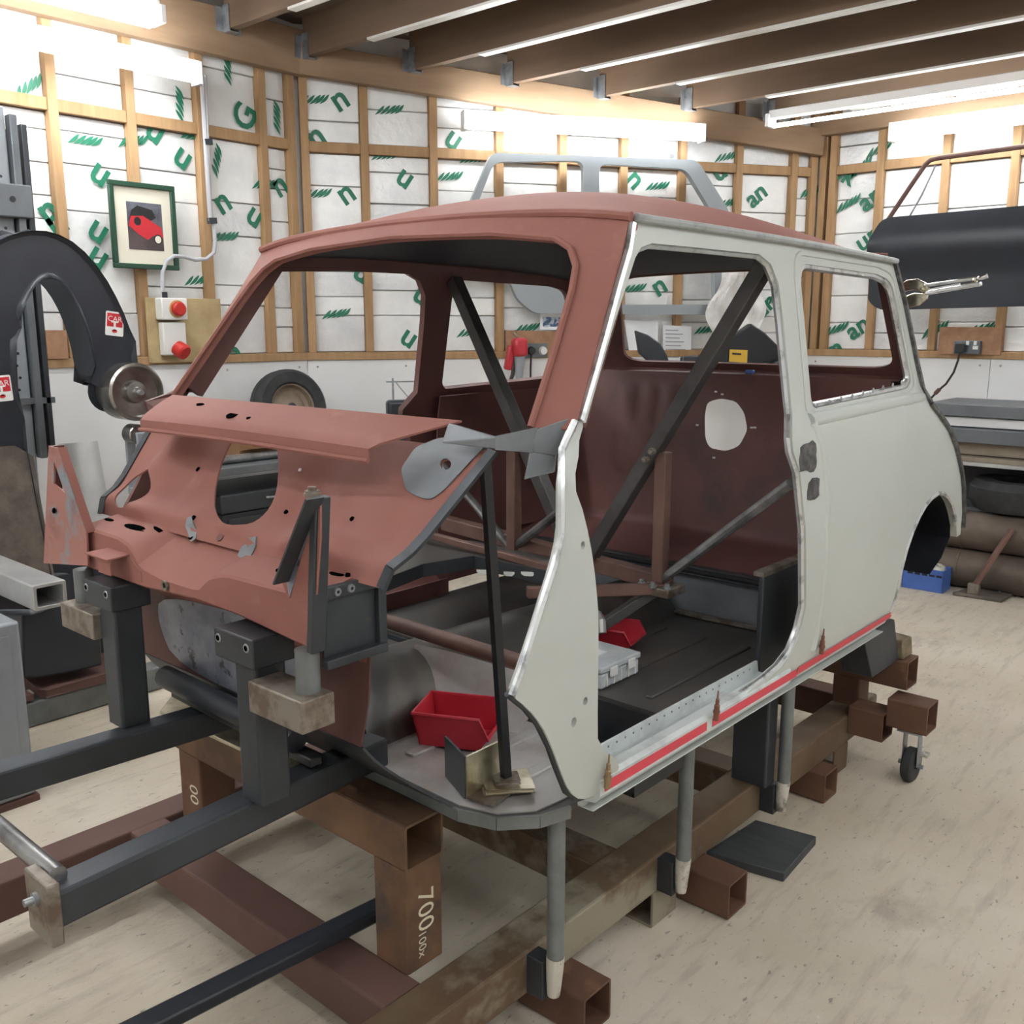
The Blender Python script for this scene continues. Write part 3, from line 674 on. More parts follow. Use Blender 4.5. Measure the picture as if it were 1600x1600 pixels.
# grey etched repair area at the left-hand end, dark edge flanges
gp = [fwpix(*p) for p in [(690, 684), (768, 688), (694, 768), (672, 784), (640, 772), (632, 735), (652, 700)]]
MB().sheet(rounded(gp, .03, 3), [rd], lambda u, v: Vector(FW(u, v)) + Vector((0, -.0025, .0022)), .002, .04).build('repair_patch', 'grey_etch', fw, 60)
for l in ([(297, 826), (303, 815), (310, 812), (312, 822), (308, 842), (299, 848)], [(372, 868), (380, 855), (398, 846), (410, 843), (405, 856), (392, 872), (378, 876)]):
    MB().sheet(rounded([fwpix(*p) for p in l], .006, 2), [], lambda a, b: Vector(FW(a, b)) + Vector((0, -.0022, .002)), .002, .03).build('bare_patch', 'grey_etch', fw)
for sg, mt in ((1, 'steel_dark'), (-1, 'steel_dark')):
    pts = [FW(sg * (.503 + .071 * k / 8) * (1.0), k / 8) for k in range(9)]
    m = MB()
    for a, b in zip(pts[:-1], pts[1:]): m.beam(a, b, .022, .007, up=(0, -.74, .67))
    m.build('bulkhead_flange', mt, car)
# front crossmember, with raised ends and a lower middle
TOP = [(-.425, 1.058), (-.25, 1.056), (-.20, 1.044), (-.165, 1.008), (-.08, .998), (.06, 1.0), (.10, 1.03), (.16, 1.046), (.425, 1.052)]
BOT = [(-.425, .962), (-.15, .962), (.05, .975), (.20, .972), (.425, .955)]
def ztop(u): return float(np.interp(u, [p[0] for p in TOP], [p[1] for p in TOP]))
def zbot(u): return float(np.interp(u, [p[0] for p in BOT], [p[1] for p in BOT]))
us = [-.425 + .85 * k / 40 for k in range(41)]
m = MB(); sec = []
for u in us:
    zt = ztop(u); m.v += [Vector((XC + u, .951, zbot(u))), Vector((XC + u, .946, zbot(u) + .005)), Vector((XC + u, .946, zt - .005)), Vector((XC + u, .951, zt)), Vector((XC + u, 1.045, 1.072 + .3 * (zt - 1.05))), Vector((XC + u, 1.09, zbot(u)))]
for i in range(40):
    for k in range(6): m.face([i * 6 + k, i * 6 + (k + 1) % 6, (i + 1) * 6 + (k + 1) % 6, (i + 1) * 6 + k])
m.face([0, 1, 2, 3, 4, 5]); m.face([40 * 6 + k for k in range(6)][::-1])
cm = m.build('front_crossmember', 'oxide', car, 18)
for u, y, rx, ry in ((-.28, 1.0, .045, .011), (.30, 1.0, .055, .013), (-.40, 1.0, .02, .006), (-.21, 1.02, .025, .005), (.385, 1.03, .02, .006)):
    sl = (1.072 + .3 * (ztop(u) - 1.05) - ztop(u)) / .094; MB().prism([(XC + u + rx * math.cos(t * .5236), y + ry * math.sin(t * .5236), ztop(u + rx * math.cos(t * .5236)) + (y + ry * math.sin(t * .5236) - .951) * sl + .0012) for t in range(12)], (0, 0, -.003)).build('slot', 'void', cm, 0)
u0 = -.26
tab = MB().hexa([(XC + u0 - .055, .90, 1.018), (XC + u0 + .045, .90, 1.018), (XC + u0 + .055, .949, 1.024), (XC + u0 - .04, .949, 1.024), (XC + u0 - .055, .90, 1.021), (XC + u0 + .045, .90, 1.021), (XC + u0 + .055, .949, 1.027), (XC + u0 - .04, .949, 1.027)])
tab.box((XC + u0 - .01, .906, .985), (XC + u0 + .045, .909, 1.019)); tab.build('mounting_tab', 'oxide', cm)
MB().prism([(XC + u0 - .05, .9445, .985), (XC + u0 + .10, .9445, .972), (XC + u0 + .10, .9445, .995), (XC + u0 + .055, .9445, 1.022), (XC + u0 - .03, .9445, 1.022)], (0, .004, 0)).build('backing_plate', 'oxide', cm)
MB().lathe([(.006, .004), (.011, .005), (.012, 0), (.004, -.001)], (XC - .06, .945, .985), (0, -1, 0), 12).build('plug', 'mill_scale', cm)
# triangular end gussets (channel section)
g = [at(68, 880, y=.93), at(76, 697, y=.93), at(90, 700, y=.93), at(135, 833, y=.93), at(137, 884, y=.93)]; gw = [at(84, 720, y=.93), at(101, 770, y=.93), at(84, 756, y=.93)]
MB().sheet([(p.x, p.z) for p in g], [[(p.x, p.z) for p in gw]], lambda x, z: (x, .93, z), .004, .04).build('end_gusset', 'oxide_patch', car)
MB().beam(g[0] + Vector((0, .018, 0)), g[1] + Vector((0, .018, 0)), .034, .004, up=(1, 0, 0)).build('gusset_flange', 'oxide_shaded', car); MB().beam(g[2] + Vector((0, .010, 0)), g[3] + Vector((0, .010, 0)), .004, .018, up=(0, 1, 0)).build('gusset_flange', 'oxide', car)
hl = [at(84 + 3 * math.cos(k), 798 + 5 * math.sin(k), y=.9255) for k in range(6)]; MB().prism(hl, (0, .001, 0)).build('gusset_hole', 'void', car, 0)
g = [at(440, 908, y=.93), at(492, 778, y=.93), at(500, 776, y=.93), at(500, 840, y=.93), at(488, 1010, y=.93), at(448, 930, y=.93)]
m = MB().prism(g, (0, .004, 0)); m.build('end_gusset', 'oxide', car)
MB().prism([at(440, 909, y=.928), at(491, 780, y=.928), at(493, 800, y=.928), at(470, 868, y=.928), at(452, 935, y=.928), at(447, 905, y=.928)], (0, .002, 0)).build('gusset_bare_area', 'polished_steel', car)
MB().beam(at(440, 910, y=.915), at(492, 778, y=.915), .004, .035, up=(0, 1, 0)).build('gusset_flange', 'steel_dark', car)
MB().beam(at(501, 776, y=.94), at(494, 1018, y=.94), .016, .03, up=(0, 1, 0)).build('gusset_flange', 'steel_dark', car, bevel=.002)
p = at(488, 772, y=.93); MB().lathe([(0, .012), (.007, .012), (.007, .006), (.012, .006), (.012, .002), (.014, .002), (.014, -.003), (0, -.003)], p, (0, 0, 1), 12).build('gusset_bolt', 'mill_scale', car)
# open end of the crossmember: dark box plate with flange
ex = XC + .43
MB().box((ex - .004, .962, .94), (ex, 1.088, 1.06)).build('crossmember_end', 'steel_dark', car)
m = MB().box((ex, .955, 1.045), (ex + .012, 1.09, 1.068)).box((ex, .955, .925), (ex + .02, 1.09, .942)).box((ex, 1.078, .925), (ex + .012, 1.096, 1.06)).build('end_flange', 'steel_dark', car, bevel=.002)
for y in (.985, 1.015): MB().lathe([(.003, .004), (.007, .004), (.008, 0)], (ex + .012, y, 1.057), (1, 0, 0), 10).build('flange_nut', 'galv', car)
# toe board below the crossmember
def TB(u, v): return (XC + u, 1.072 + .020 * v, .970 - .255 * v)
tb = MB().sheet([(-.46, 0), (.425, 0), (.415, .3), (.40, .6), (.365, 1.0), (-.46, 1.0)], [], TB, .004, .06).build('toe_board', 'oxide_shaded', car, 60)
MB().sheet(chaikin([(-.33, .30), (.06, .22), (.19, .30), (.20, .98), (-.30, .99), (-.36, .6)]), [], lambda u, v: Vector(TB(u, v)) + Vector((0, -.004, -.001)), .003, .05).build('bare_panel', 'polished_steel', tb)
MB().sheet([(-.35, .05), (.40, .03), (.41, .28), (.2, .34), (-.33, .30)], [], lambda u, v: Vector(TB(u, v)) + Vector((0, -.003, -.001)), .002, .06).build('painted_band', 'oxide', tb)
for u, v in ((.14, .72), (.165, .78), (.12, .88)): MB().lathe([(.003, .004), (.008, .004), (.009, 0)], Vector(TB(u, v)) + Vector((0, -.008, 0)), (0, -1, 0), 10).build('bung', 'ground_metal', tb)
MB().tube([(XC - .30, 1.055, .700), (XC + .02, 1.055, .694), (XC + .20, 1.06, .688)], .026, 12).build('floor_front_member', 'black_skin', car)
MB().beam((XC - .28, 1.07, .664), (XC + .25, 1.07, .655), .03, .02).build('floor_front_flange', 'black_plastic', car, bevel=.004)
MB().grid(lambda a, b: (XC - .46 + (.83 + .09 * b) * a, 1.092 + .158 * b, .715 - .155 * b ** .8), 10, 8, thick=.005).build('toe_slope', 'steel_dark', car, 60)
# floor pan
ZF = .56
ZR = .585
fl_out = [(-.64, 1.42), (-.60, 1.33), (-.50, 1.275), (-.30, 1.25), (.30, 1.25), (.47, 1.245), (.55, 1.27), (.605, 1.33), (.625, 1.41), (.625, 1.66), (.22, 1.66), (.22, 1.86), (-.625, 1.86), (-.64, 1.6)]
MB().sheet([(-.615, 1.865), (.60, 1.865), (.60, 2.66), (-.615, 2.66)], [], lambda u, y: (XC + u, y, ZR), .010, None).build('rear_floor_panel', 'floor_steel', car)
MB().box((XC + .215, 1.66, .47), (XC + .605, 1.862, .478)).build('floor_well', 'black_plastic', car); MB().box((XC - .60, 1.858, .47), (XC + .60, 1.864, .576)).build('floor_step', 'steel_dark', car)
MB().box((XC + .60, 1.66, .47), (XC + .606, 1.862, .60)).build('well_side', 'black_plastic', car)
fp = MB().sheet(fl_out, [], lambda u, y: (XC + u, y, ZF), .010, .1).build('floor_pan', 'floor_steel', car, 40)
rim = [(.10, 1.247), (.30, 1.247), (.47, 1.243), (.55, 1.268), (.607, 1.33), (.628, 1.40)]
m = MB()
for a, b in zip(rim[:-1], rim[1:]): m.beam((XC + a[0], a[1], ZF - .010), (XC + b[0], b[1], ZF - .010), .006, .026)
m.build('floor_rim', 'tube_grey', car)
fb = [(.12, 1.262), (.46, 1.256), (.54, 1.282), (.59, 1.34), (.60, 1.42), (.60, 1.66), (.12, 1.66)]
MB().sheet(fb, [], lambda u, y: (XC + u, y, ZF + .003), .003, None).build('front_floor_plate', 'floor_bright', fp)
for u in (.22, .35, .48): MB().beam((XC + u, 1.34, ZF + .004), (XC + u, 1.62, ZF + .004), .03, .012).build('floor_rib', 'floor_bright', fp, bevel=.004)
for u in (.18, .32, .46): MB().beam((XC + u, 1.93, ZR + .001), (XC + u, 2.45, ZR + .001), .02, .010).build('floor_rib', 'floor_steel', fp, bevel=.004)
# silver toe pressing rising towards the tunnel
def TP(a, b):
    return (XC + .02 + .30 * a, 1.42 + .13 * b + .17 * a, ZF + .004 + .15 * b ** 1.1 * (1 - .35 * a ** 2) + .010 * math.sin(4 * a + 2 * b) * b)
MB().grid(TP, 14, 14, thick=.004).build('toe_pressing', 'floor_bright', car, 60)
MB().grid(lambda a, b: (XC - .16 + .30 * a, 1.30 + 1.30 * b, ZF + .17 * math.sin(math.pi * a) ** .7 * (1 - .25 * b)), 14, 10, thick=.004).build('floor_tunnel', 'floor_steel', car, 60)
# shelf remaining from the cut dash lower panel
sh = [at(600, 905, z=.80), at(660, 882, z=.80), at(740, 869, z=.80), at(870, 897, z=.80), at(905, 862, z=.80), at(750, 846, z=.80), at(652, 838, z=.80)]
MB().sheet([(p.x, p.y) for p in sh], [], lambda x, y: (x, y, .80), .006, None).build('dash_lower_shelf', 'floor_steel', car)
m = MB()
for a, b in zip(sh[:3], sh[1:4]): m.beam(a - Vector((0, 0, .018)), b - Vector((0, 0, .018)), .006, .04)
m.build('shelf_cut_edge', 'steel_dark', car)
for px, py, w in ((757, 893, 9), (795, 896, 6), (825, 896, 8)):
    p = at(px, py, z=.785); MB().prism([p + Vector((.006, -.006, 0)) + Vector((.8, .5, 0)) * (w * .0028 * math.cos(t) * (1 + .3 * math.sin(3 * t))) + Vector((0, 0, .009 * math.sin(t) * (1 + .35 * math.cos(2 * t)))) for t in [k_ * .628 for k_ in range(10)]], (-.003, .004, 0)).build('foam_residue', 'white_plastic', car)
# heelboard, rear seat pan, rear bulkhead with opening
MB().box((XC - .62, 2.655, ZF), (XC + .60, 2.662, .735)).build('heelboard', 'grey_etch', car)
m = MB().box((XC - .62, 2.625, .735), (XC + .60, 2.662, .742)).box((XC - .62, 2.628, .712), (XC + .60, 2.655, .718)).build('heelboard_flange', 'steel_dark', car, bevel=.002)
m = MB()
for a, b in zip([(-.06, 2.64, .70), (.02, 2.62, .625), (.08, 2.60, .595), (.25, 2.60, .593)], [(.02, 2.62, .625), (.08, 2.60, .595), (.25, 2.60, .593), (.56, 2.61, .594)]): m.beam((XC + a[0], a[1], a[2]), (XC + b[0], b[1], b[2]), .03, .006)
m.build('heelboard_weld_flange', 'mill_scale', car)
def RB(u, v):   # v 0..1 from the heelboard up to the parcel shelf
    if v < .3: t = v / .3; y = 2.66 + .25 * t; z = .742 + .05 * t
    else: t = (v - .3) / .7; y = 2.91 + .13 * t; z = .792 + .545 * t
    rib = .016 * sum(math.exp(-((u - c) / .018) ** 2) for c in (-.36, -.27, -.18, .36, .46)) * (1 if .55 < v < .93 else 0)
    return (XC + u, y - rib, z)
def rbpix(px, py):
    p0 = np.array([XC, 2.91, .792]); e = np.array([0, .13, .545]); n = np.cross(np.array([1.0, 0, 0]), e); P = on_plane(px, py, p0, n)
    return (P.x - XC, .3 + .7 * float((np.array(P) - p0) @ e / (e @ e)))
hole = rounded([rbpix(*p) for p in [(1104, 628), (1125, 622), (1150, 627), (1163, 645), (1168, 672), (1155, 697), (1135, 705), (1108, 700), (1101, 685), (1100, 650)]], .02, 3)
rb = MB().sheet([(-.61, 0), (.60, 0), (.62, .3), (.60, 1.0), (-.60, 1.0), (-.62, .3)], [hole], RB, .005, .03).build('rear_bulkhead', 'oxide_shaded', car, 50)
for px, py in ((1090, 664), (1119, 612), (1129, 616), (1175, 668), (1116, 715), (1180, 668)):
    u, v = rbpix(px, py); MB().box((XC + u - .005, RB(u, v)[1] - .004, RB(u, v)[2] - .003), (XC + u + .005, RB(u, v)[1] - .001, RB(u, v)[2] + .003)).build('bulkhead_slot', 'white_plastic', rb)
MB().grid(lambda a, b: (XC - .62 + 1.24 * a, 3.04 + .07 * b, 1.337 + .010 * b), 8, 4, thick=.006).build('parcel_shelf', 'oxide_shaded', car)
# rear screen surround and tail panel
def RW(u, v): return (XC + u * (1 - .10 * v), 3.085 - .125 * v + .035 * (1 - (u / .62) ** 2), 1.35 + .365 * v + .02 * v * (1 - (u / .6) ** 2))
win = rounded([(-.45, .05), (.595, .05), (.60, .86), (-.45, .86)], .10, 6)
MB().sheet([(-.635, -.02), (.635, -.02), (.64, .5), (.65, 1.0), (-.65, 1.0), (-.64, .5)], [win], RW, .014, .06).build('rear_screen_surround', 'oxide_shaded', car, 50)
MB().sheet([(-.63, 0), (.63, 0), (.62, .9), (.35, 1.0), (-.35, 1.0), (-.62, .9)], [rounded([(-.46, .10), (.46, .10), (.46, .93), (-.46, .93)], .08, 4)], lambda u, v: (XC + u, float(np.interp(1.34 - .58 * v, [p[1] for p in REAR[::-1]], [p[0] for p in REAR[::-1]])) + .01, 1.34 - .58 * v), .006, .08).build('tail_panel', 'oxide_shaded', car, 50)
# inner wheel houses
for sg in (1, -1):
    ar = [(3.34, .665), (3.46, .70), (3.53, .765)] + ARCH[1:-1] + [(2.925, .66), (2.96, .65)]
    ctr = (3.18, .70)
    m = MB(); a_ = [(y, z) for y, z in ar]; n = len(a_); m.v += [Vector((XC + sg * (prof(z, y) - .02), y, z)) for y, z in a_] + [Vector((XC + sg * .42, y, z)) for y, z in a_]
    for i in range(n - 1): m.face([i, i + 1, n + i + 1, n + i])
    m.prism([(XC + sg * .42, y, z) for y, z in a_], (sg * -.004, 0, 0)); m.build('wheel_house', 'black_plastic', car, 50)
MB().grid(lambda a, b: (XC + .46 + .15 * a, 2.32 + .3 * b, ZF), 2, 2, thick=.005).build('bin_floor', 'steel_dark', car)
MB().box((XC + .585, 2.245, ZF), (XC + .60, 2.62, .86)).build('companion_bin_panel', 'steel_dark', car, bevel=.004)
MB().beam((XC + .585, 2.245, .865), (XC + .585, 2.62, .865), .03, .012).build('bin_flange', 'mill_scale', car)
# spring pins in the sill
for px, py, mt in ((950, 1210, 'gold_pin'), (1120, 1107, 'copper_pin'), (1285, 1006, 'copper_pin')):
    p = at(px, py, x=XC + .712)
    t = thing('spring_pin', {950: 'small brass-coloured spring pin in the sill nearest the front panel', 1120: 'small copper spring pin at the middle of the sill', 1285: 'small copper spring pin in the sill at the foot of the rear post'}[px], 'fastener', tuple(p), 'spring pins along the sill')
    MB().lathe([(0, -.028), (.0065, -.028), (.0065, .008), (.0045, .010), (.0045, .022), (.0025, .024), (.0015, .042), (0, .043)], p, (.05, 0, 1), 10).build('barrel', mt, t)
    MB().lathe([(.0075, -.012), (.0085, -.008), (.0075, -.004)], p, (.05, 0, 1), 10).build('collar', mt, t)

# ================================================================== BRACING INSIDE THE SHELL
br = thing('brace_frame', 'bolted steel tube frame bracing the inside of the car shell', 'brace frame', (XC, 2.25, .78))
def sq(p0, p1, w, m, h=None): return MB().beam(p0, p1, w, h or w).build('brace_bar', m, br, bevel=.003)
B = lambda u, y, z: (XC + u, y, z)
sq(B(.575, 2.22, 1.65), B(.02, 2.25, .80), .04, 'brace_steel'); sq(B(-.575, 2.30, 1.65), B(-.02, 2.25, .80), .04, 'brace_steel')
sq(B(.28, 2.25, 1.16), B(.28, 2.25, .79), .036, 'brace_rust'); sq(B(-.27, 2.25, 1.16), B(-.27, 2.25, .79), .036, 'brace_rust')
for a, b in ((B(.68, 2.20, 1.12), B(.29, 2.25, .80)), (B(-.66, 2.24, 1.10), B(-.28, 2.25, .80)), (B(.05, 2.12, 1.0), B(-.25, 2.25, .82))): MB().tube([a, b], .014, 10).build('brace_tube', 'bright_tube', br)
sq(B(-.60, 2.27, .838), B(.30, 2.27, .785), .045, 'brace_rust'); sq(B(-.62, 2.12, .835), B(.10, 2.12, .80), .022, 'brace_rust')
sq(B(.06, 1.93, .785), B(.30, 2.24, .775), .03, 'brace_rust'); sq(B(.27, 2.25, .765), B(.09, 2.02, .585), .03, 'brace_steel')
MB().box((XC + .24, 2.20, .76), (XC + .34, 2.29, .785)).build('junction_plate', 'mill_scale', br, bevel=.003)
for u, y in ((.25, 2.205), (.29, 2.20), (.33, 2.21)): MB().lathe([(0, .016), (.007, .016), (.007, .008), (.011, .008), (.011, 0)], B(u, y, .785), (0, 0, 1), 8).build('bolt', 'galv', br)
for u, z in ((.27, 1.165), (.25, 1.14)): MB().lathe([(0, .03), (.007, .03), (.007, .022), (.010, .022), (.010, .01)], B(u, 2.225, z), (0, -1, 0), 8).build('bolt', 'mill_scale', br)
MB().tube([B(.16, 2.12, .70), B(.19, 2.10, .69), B(.20, 2.09, .66)], .012, 8).build('brace_hook', 'alu', br)

# prop standing on the front floor
pr_ = thing('floor_prop', 'black prop bar on a plated foot standing on the front floor', 'prop', (-1.235, 1.37, ZF))
MB().beam((-1.235, 1.318, 1.275), (-1.228, 1.372, ZF + .02), .015, .019).build('prop_bar', 'black_plastic', pr_)
c = Vector((-1.228, 1.372, ZF + .012))
def rot(p, a): return Vector((p[0] * math.cos(a) - p[1] * math.sin(a), p[0] * math.sin(a) + p[1] * math.cos(a), 0))
def plate(c, l, w, h, a): P = [c + rot((sx * l / 2, sy * w / 2), a) for sx, sy in ((-1, -1), (1, -1), (1, 1), (-1, 1))]; return MB().prism(P, (0, 0, h))
plate(c, .10, .085, .008, .9).build('foot_plate', 'zinc_plate', pr_, bevel=.003)
plate(c + Vector((0, 0, .008)), .05, .04, .008, .9).build('foot_pad', 'mill_scale', pr_, bevel=.002)
ang = thing('angle_bracket', 'zinc-plated steel angle bracket standing on the front floor beside the prop', 'bracket', (-1.31, 1.34, ZF))
a0 = at(785, 1262, z=ZF + .006); a1 = at(735, 1235, z=ZF + .006)
e1 = at(728, 1248, z=ZF + .006); e2 = at(790, 1215, z=ZF + .006); e0 = at(697, 1212, z=ZF + .006)
MB().beam(e1 + Vector((0, 0, .045)), e2 + Vector((0, 0, .045)), .005, .09).build('upright_flange', 'zinc_plate', ang)
MB().beam(e0 + Vector((0, 0, .045)), e1 + Vector((0, 0, .045)), .005, .09).build('return_flange', 'steel_dark', ang)
q = [e1, at(772, 1262, z=ZF + .006), at(806, 1236, z=ZF + .006), e2]; MB().prism(q, (0, 0, .005)).build('base_flange', 'mill_scale', ang)
# brown tube across the footwell
tag(MB().tube([(-1.80, 1.472, .80), (-1.16, 1.463, .80)], .018, 14).build('cross_tube', 'brace_rust'), 'round brown steel tube lying across the footwell behind the bulkhead', 'tube')
# plastic bins and the case on the car floor
def bin_(name, label, o, ax, ln, wd, ht, mt):
    o = vec(o); ax = vec(ax).normalized(); ay = Vector((-ax.y, ax.x, 0)); Z = Vector((0, 0, 1)); t = thing(name, label, 'bin', tuple(o))
    P = lambda a, b, c: o + ax * a + ay * b + Z * c
    fl = .012; wt = .004
    def wallq(b0, b1, t0, t1): return MB().hexa([b0, b1, b1 + (P(ln / 2, wd / 2, 0) - b1).normalized() * wt, b0 + (P(ln / 2, wd / 2, 0) - b0).normalized() * wt, t0, t1, t1 + (P(ln / 2, wd / 2, ht) - t1).normalized() * wt, t0 + (P(ln / 2, wd / 2, ht) - t0).normalized() * wt])
    MB().prism([P(0, 0, 0), P(ln * .86, 0, 0), P(ln * .86, wd, 0), P(0, wd, 0)], Z * wt).build('bin_base', mt, t)
    MB().prism([P(0, 0, 0), P(ln * .86, 0, 0), P(ln, -fl, ht * .42), P(ln * .88, -fl, ht), P(-fl, -fl, ht)], ay * wt).build('bin_side', mt, t)
    MB().prism([P(0, wd, 0), P(ln * .86, wd, 0), P(ln, wd + fl, ht * .42), P(ln * .88, wd + fl, ht), P(-fl, wd + fl, ht)], ay * -wt).build('bin_side', mt, t)
    MB().prism([P(0, 0, 0), P(0, wd, 0), P(-fl, wd + fl, ht), P(-fl, -fl, ht)], ax * wt).build('bin_back', mt, t)
    MB().prism([P(ln * .86, 0, 0), P(ln * .86, wd, 0), P(ln, wd + fl, ht * .42), P(ln, -fl, ht * .42)], ax * -wt).build('bin_front', mt, t)
    r = [P(-fl, -fl, ht), P(ln * .88, -fl, ht), P(ln, -fl, ht * .42), P(ln, wd + fl, ht * .42), P(ln * .88, wd + fl, ht), P(-fl, wd + fl, ht), P(-fl, -fl, ht)]
    MB().tube(r, .004, 6).build('bin_rim', mt, t)
    return t
o = at(655, 1163, z=ZF + .01); e = at(735, 1172, z=ZF + .01)
bin_('parts_bin', 'open red plastic parts bin on the front floor beside the prop', o, e - o, .165, .11, .078, 'red_plastic')
tb2 = bin_('parts_bin', 'red plastic bin mostly hidden behind the grey front panel', (-1.62, 2.13, ZR + .006), (1, .25, 0), .16, .10, .060, 'red_plastic')
cs = thing('organiser_case', 'translucent plastic organiser case standing on the car floor behind the front panel', 'case', (-1.52, 1.95, ZR))
c0 = at(998, 1050, z=ZR + .004); cx1, cy1 = c0.x, c0.y; cx0, cy0 = cx1 - .26, cy1 - .17
MB().box((cx0, cy0, ZR + .002), (cx1, cy1, ZR + .042)).build('case_base', 'clear_plastic', cs, bevel=.005)
MB().box((cx0 - .004, cy0 - .004, ZR + .044), (cx1 + .004, cy1 + .004, ZR + .062)).build('case_lid', 'clear_plastic', cs, bevel=.005)
for y in (cy0 + .03, cy1 - .06): MB().box((cx1 + .004, y, ZR + .03), (cx1 + .010, y + .03, ZR + .056)).build('case_latch', 'white_plastic', cs, bevel=.002)
for k_ in range(5): MB().box((cx1, cy0 + .02 + k_ * .032, ZR + .006), (cx1 + .003, cy0 + .024 + k_ * .032, ZR + .04)).build('case_divider', 'white_plastic', cs)
MB().box((cx0 + .08, cy0 + .05, ZR + .0625), (cx0 + .20, cy0 + .11, ZR + .0632)).build('case_label', 'paper', cs)

# ================================================================== JIG
jig = thing('chassis_jig', 'rusty steel box-section jig on castors carrying the car shell', 'jig', (-1.73, 2.0, 0))
def hb(name, p0, p1, w, h, m, t=.006): return MB().hollow(p0, p1, w, h, t).build(name, m, jig)
hb('main_rail', (-1.23, .30, .15), (-1.23, 3.32, .15), .10, .10, 'rail_steel')
hb('main_rail', (-2.33, -.35, .15), (-2.33, 3.32, .15), .10, .10, 'rust_red')
for y, m_ in ((1.12, 'rust_red'), (1.80, 'rail_steel'), (2.47, 'rail_steel'), (3.27, 'rust')): hb('cross_beam', (-2.28, y, .15), (-1.28, y, .15), .10, .098, m_)
ub = hb('front_cross_beam', (-2.19, 1.215, .48), (-1.31, 1.215, .48), .105, .10, 'rust_orange')
pr1 = hb('post', (-1.362, 1.215, .2), (-1.362, 1.215, .43), .10, .10, 'rust_orange'); hb('post', (-2.13, 1.215, .2), (-2.13, 1.215, .43), .10, .10, 'rust')
m = MB(); put_text(m, '700', (-1.3112, 1.215, .325), (0, 0, -1), (0, 1, 0), .062, .0); m.build('chalk_marking', 'chalk', jig, 0)
m = MB(); put_text(m, '100x', (-1.3112, 1.205, .252), (0, 0, -1), (0, 1, 0), .030, .0); m.build('chalk_marking', 'chalk', jig, 0)
m = MB(); put_text(m, '00', (-2.115, 1.1642, .325), (0, 0, -1), (1, 0, 0), .055, .0); m.build('chalk_marking', 'chalk', jig, 0)
# outriggers and floor feet
hb('outrigger', (-1.30, 2.078, .052), (-1.055, 2.078, .052), .098, .098, 'rust'); hb('outrigger', (-1.30, 2.83, .052), (-1.13, 2.83, .052), .098, .098, 'rust')
hb('outrigger', (-1.30, 1.495, .052), (-1.075, 1.495, .052), .098, .098, 'rust')
for y in (1.93, 3.03): hb('foot_block', (-1.23, y - .055, .05), (-1.23, y + .055, .05), .095, .098, 'rail_steel')
hb('rear_cross_beam', (-2.42, 3.20, .352), (-1.025, 3.20, .352), .10, .10, 'rust'); hb('rear_spacer', (-1.23, 3.20, .2), (-1.23, 3.20, .302), .095, .095, 'rust')
hb('rear_spacer', (-2.33, 3.20, .2), (-2.33, 3.20, .302), .095, .095, 'rust')
hb('caster_arm', (-1.06, 3.135, .238), (-.93, 3.135, .238), .10, .10, 'rust'); hb('arm_block', (-1.178, 3.11, .185), (-1.062, 3.11, .185), .10, .10, 'rust')
hb('caster_arm', (-2.62, 3.135, .238), (-2.382, 3.135, .238), .10, .10, 'rust')
for x in (-.985, -2.56):
    cst = bpy.data.objects.new('caster', None); COL.objects.link(cst); cst.parent = jig; cst.location = Vector((x, 3.135, 0)) - jig.location
    MB().box((x - .04, 3.09, .180), (x + .04, 3.18, .187)).box((x - .026, 3.115, .06), (x - .022, 3.155, .18)).box((x + .022, 3.115, .06), (x + .026, 3.155, .18)).build('fork', 'galv', cst, bevel=.002)
    MB().lathe([(.012, -.018), (.052, -.018), (.058, -.012), (.058, .012), (.052, .018), (.012, .018)], (x, 3.135, .059), (1, 0, 0), 24).build('wheel', 'rubber', cst)
    MB().tube([(x - .04, 3.135, .059), (x + .04, 3.135, .059)], .008, 8).build('axle', 'galv', cst)
    MB().box((x + .03, 3.12, .10), (x + .055, 3.15, .112)).build('brake_lever', 'weld_white', cst, bevel=.003)
# upright tubes under the sill
for y in (1.402, 1.905, 2.45):
    MB().tube([(-1.118, y, .20), (-1.118, y, .552)], .0185, 14).build('support_tube', 'tube_grey', jig)
    MB().tube([(-1.122, y, .118), (-1.121, y, .15), (-1.119, y, .19), (-1.118, y, .21)], [.014, .0165, .019, .0195], 12).build('tube_foot', 'weld_white', jig)
    MB().box((-1.181, y - .02, .105), (-1.136, y + .02, .195)).build('tube_bracket', 'steel_dark', jig, bevel=.002)
    MB().tube([(-2.345, y, .20), (-2.345, y, .552)], .0185, 12).build('support_tube', 'tube_grey', jig)
hb('sill_support', (-1.20, 2.42, .2), (-1.20, 2.42, .545), .06, .11, 'steel_dark')
MB().hexa([(-1.16, 2.93, .402), (-1.06, 2.93, .402), (-1.06, 3.16, .402), (-1.16, 3.16, .402), (-1.16, 2.86, .55), (-1.07, 2.86, .55), (-1.07, 3.12, .55), (-1.16, 3.12, .55)]).build('rear_bracket', 'steel_dark', jig, bevel=.003)
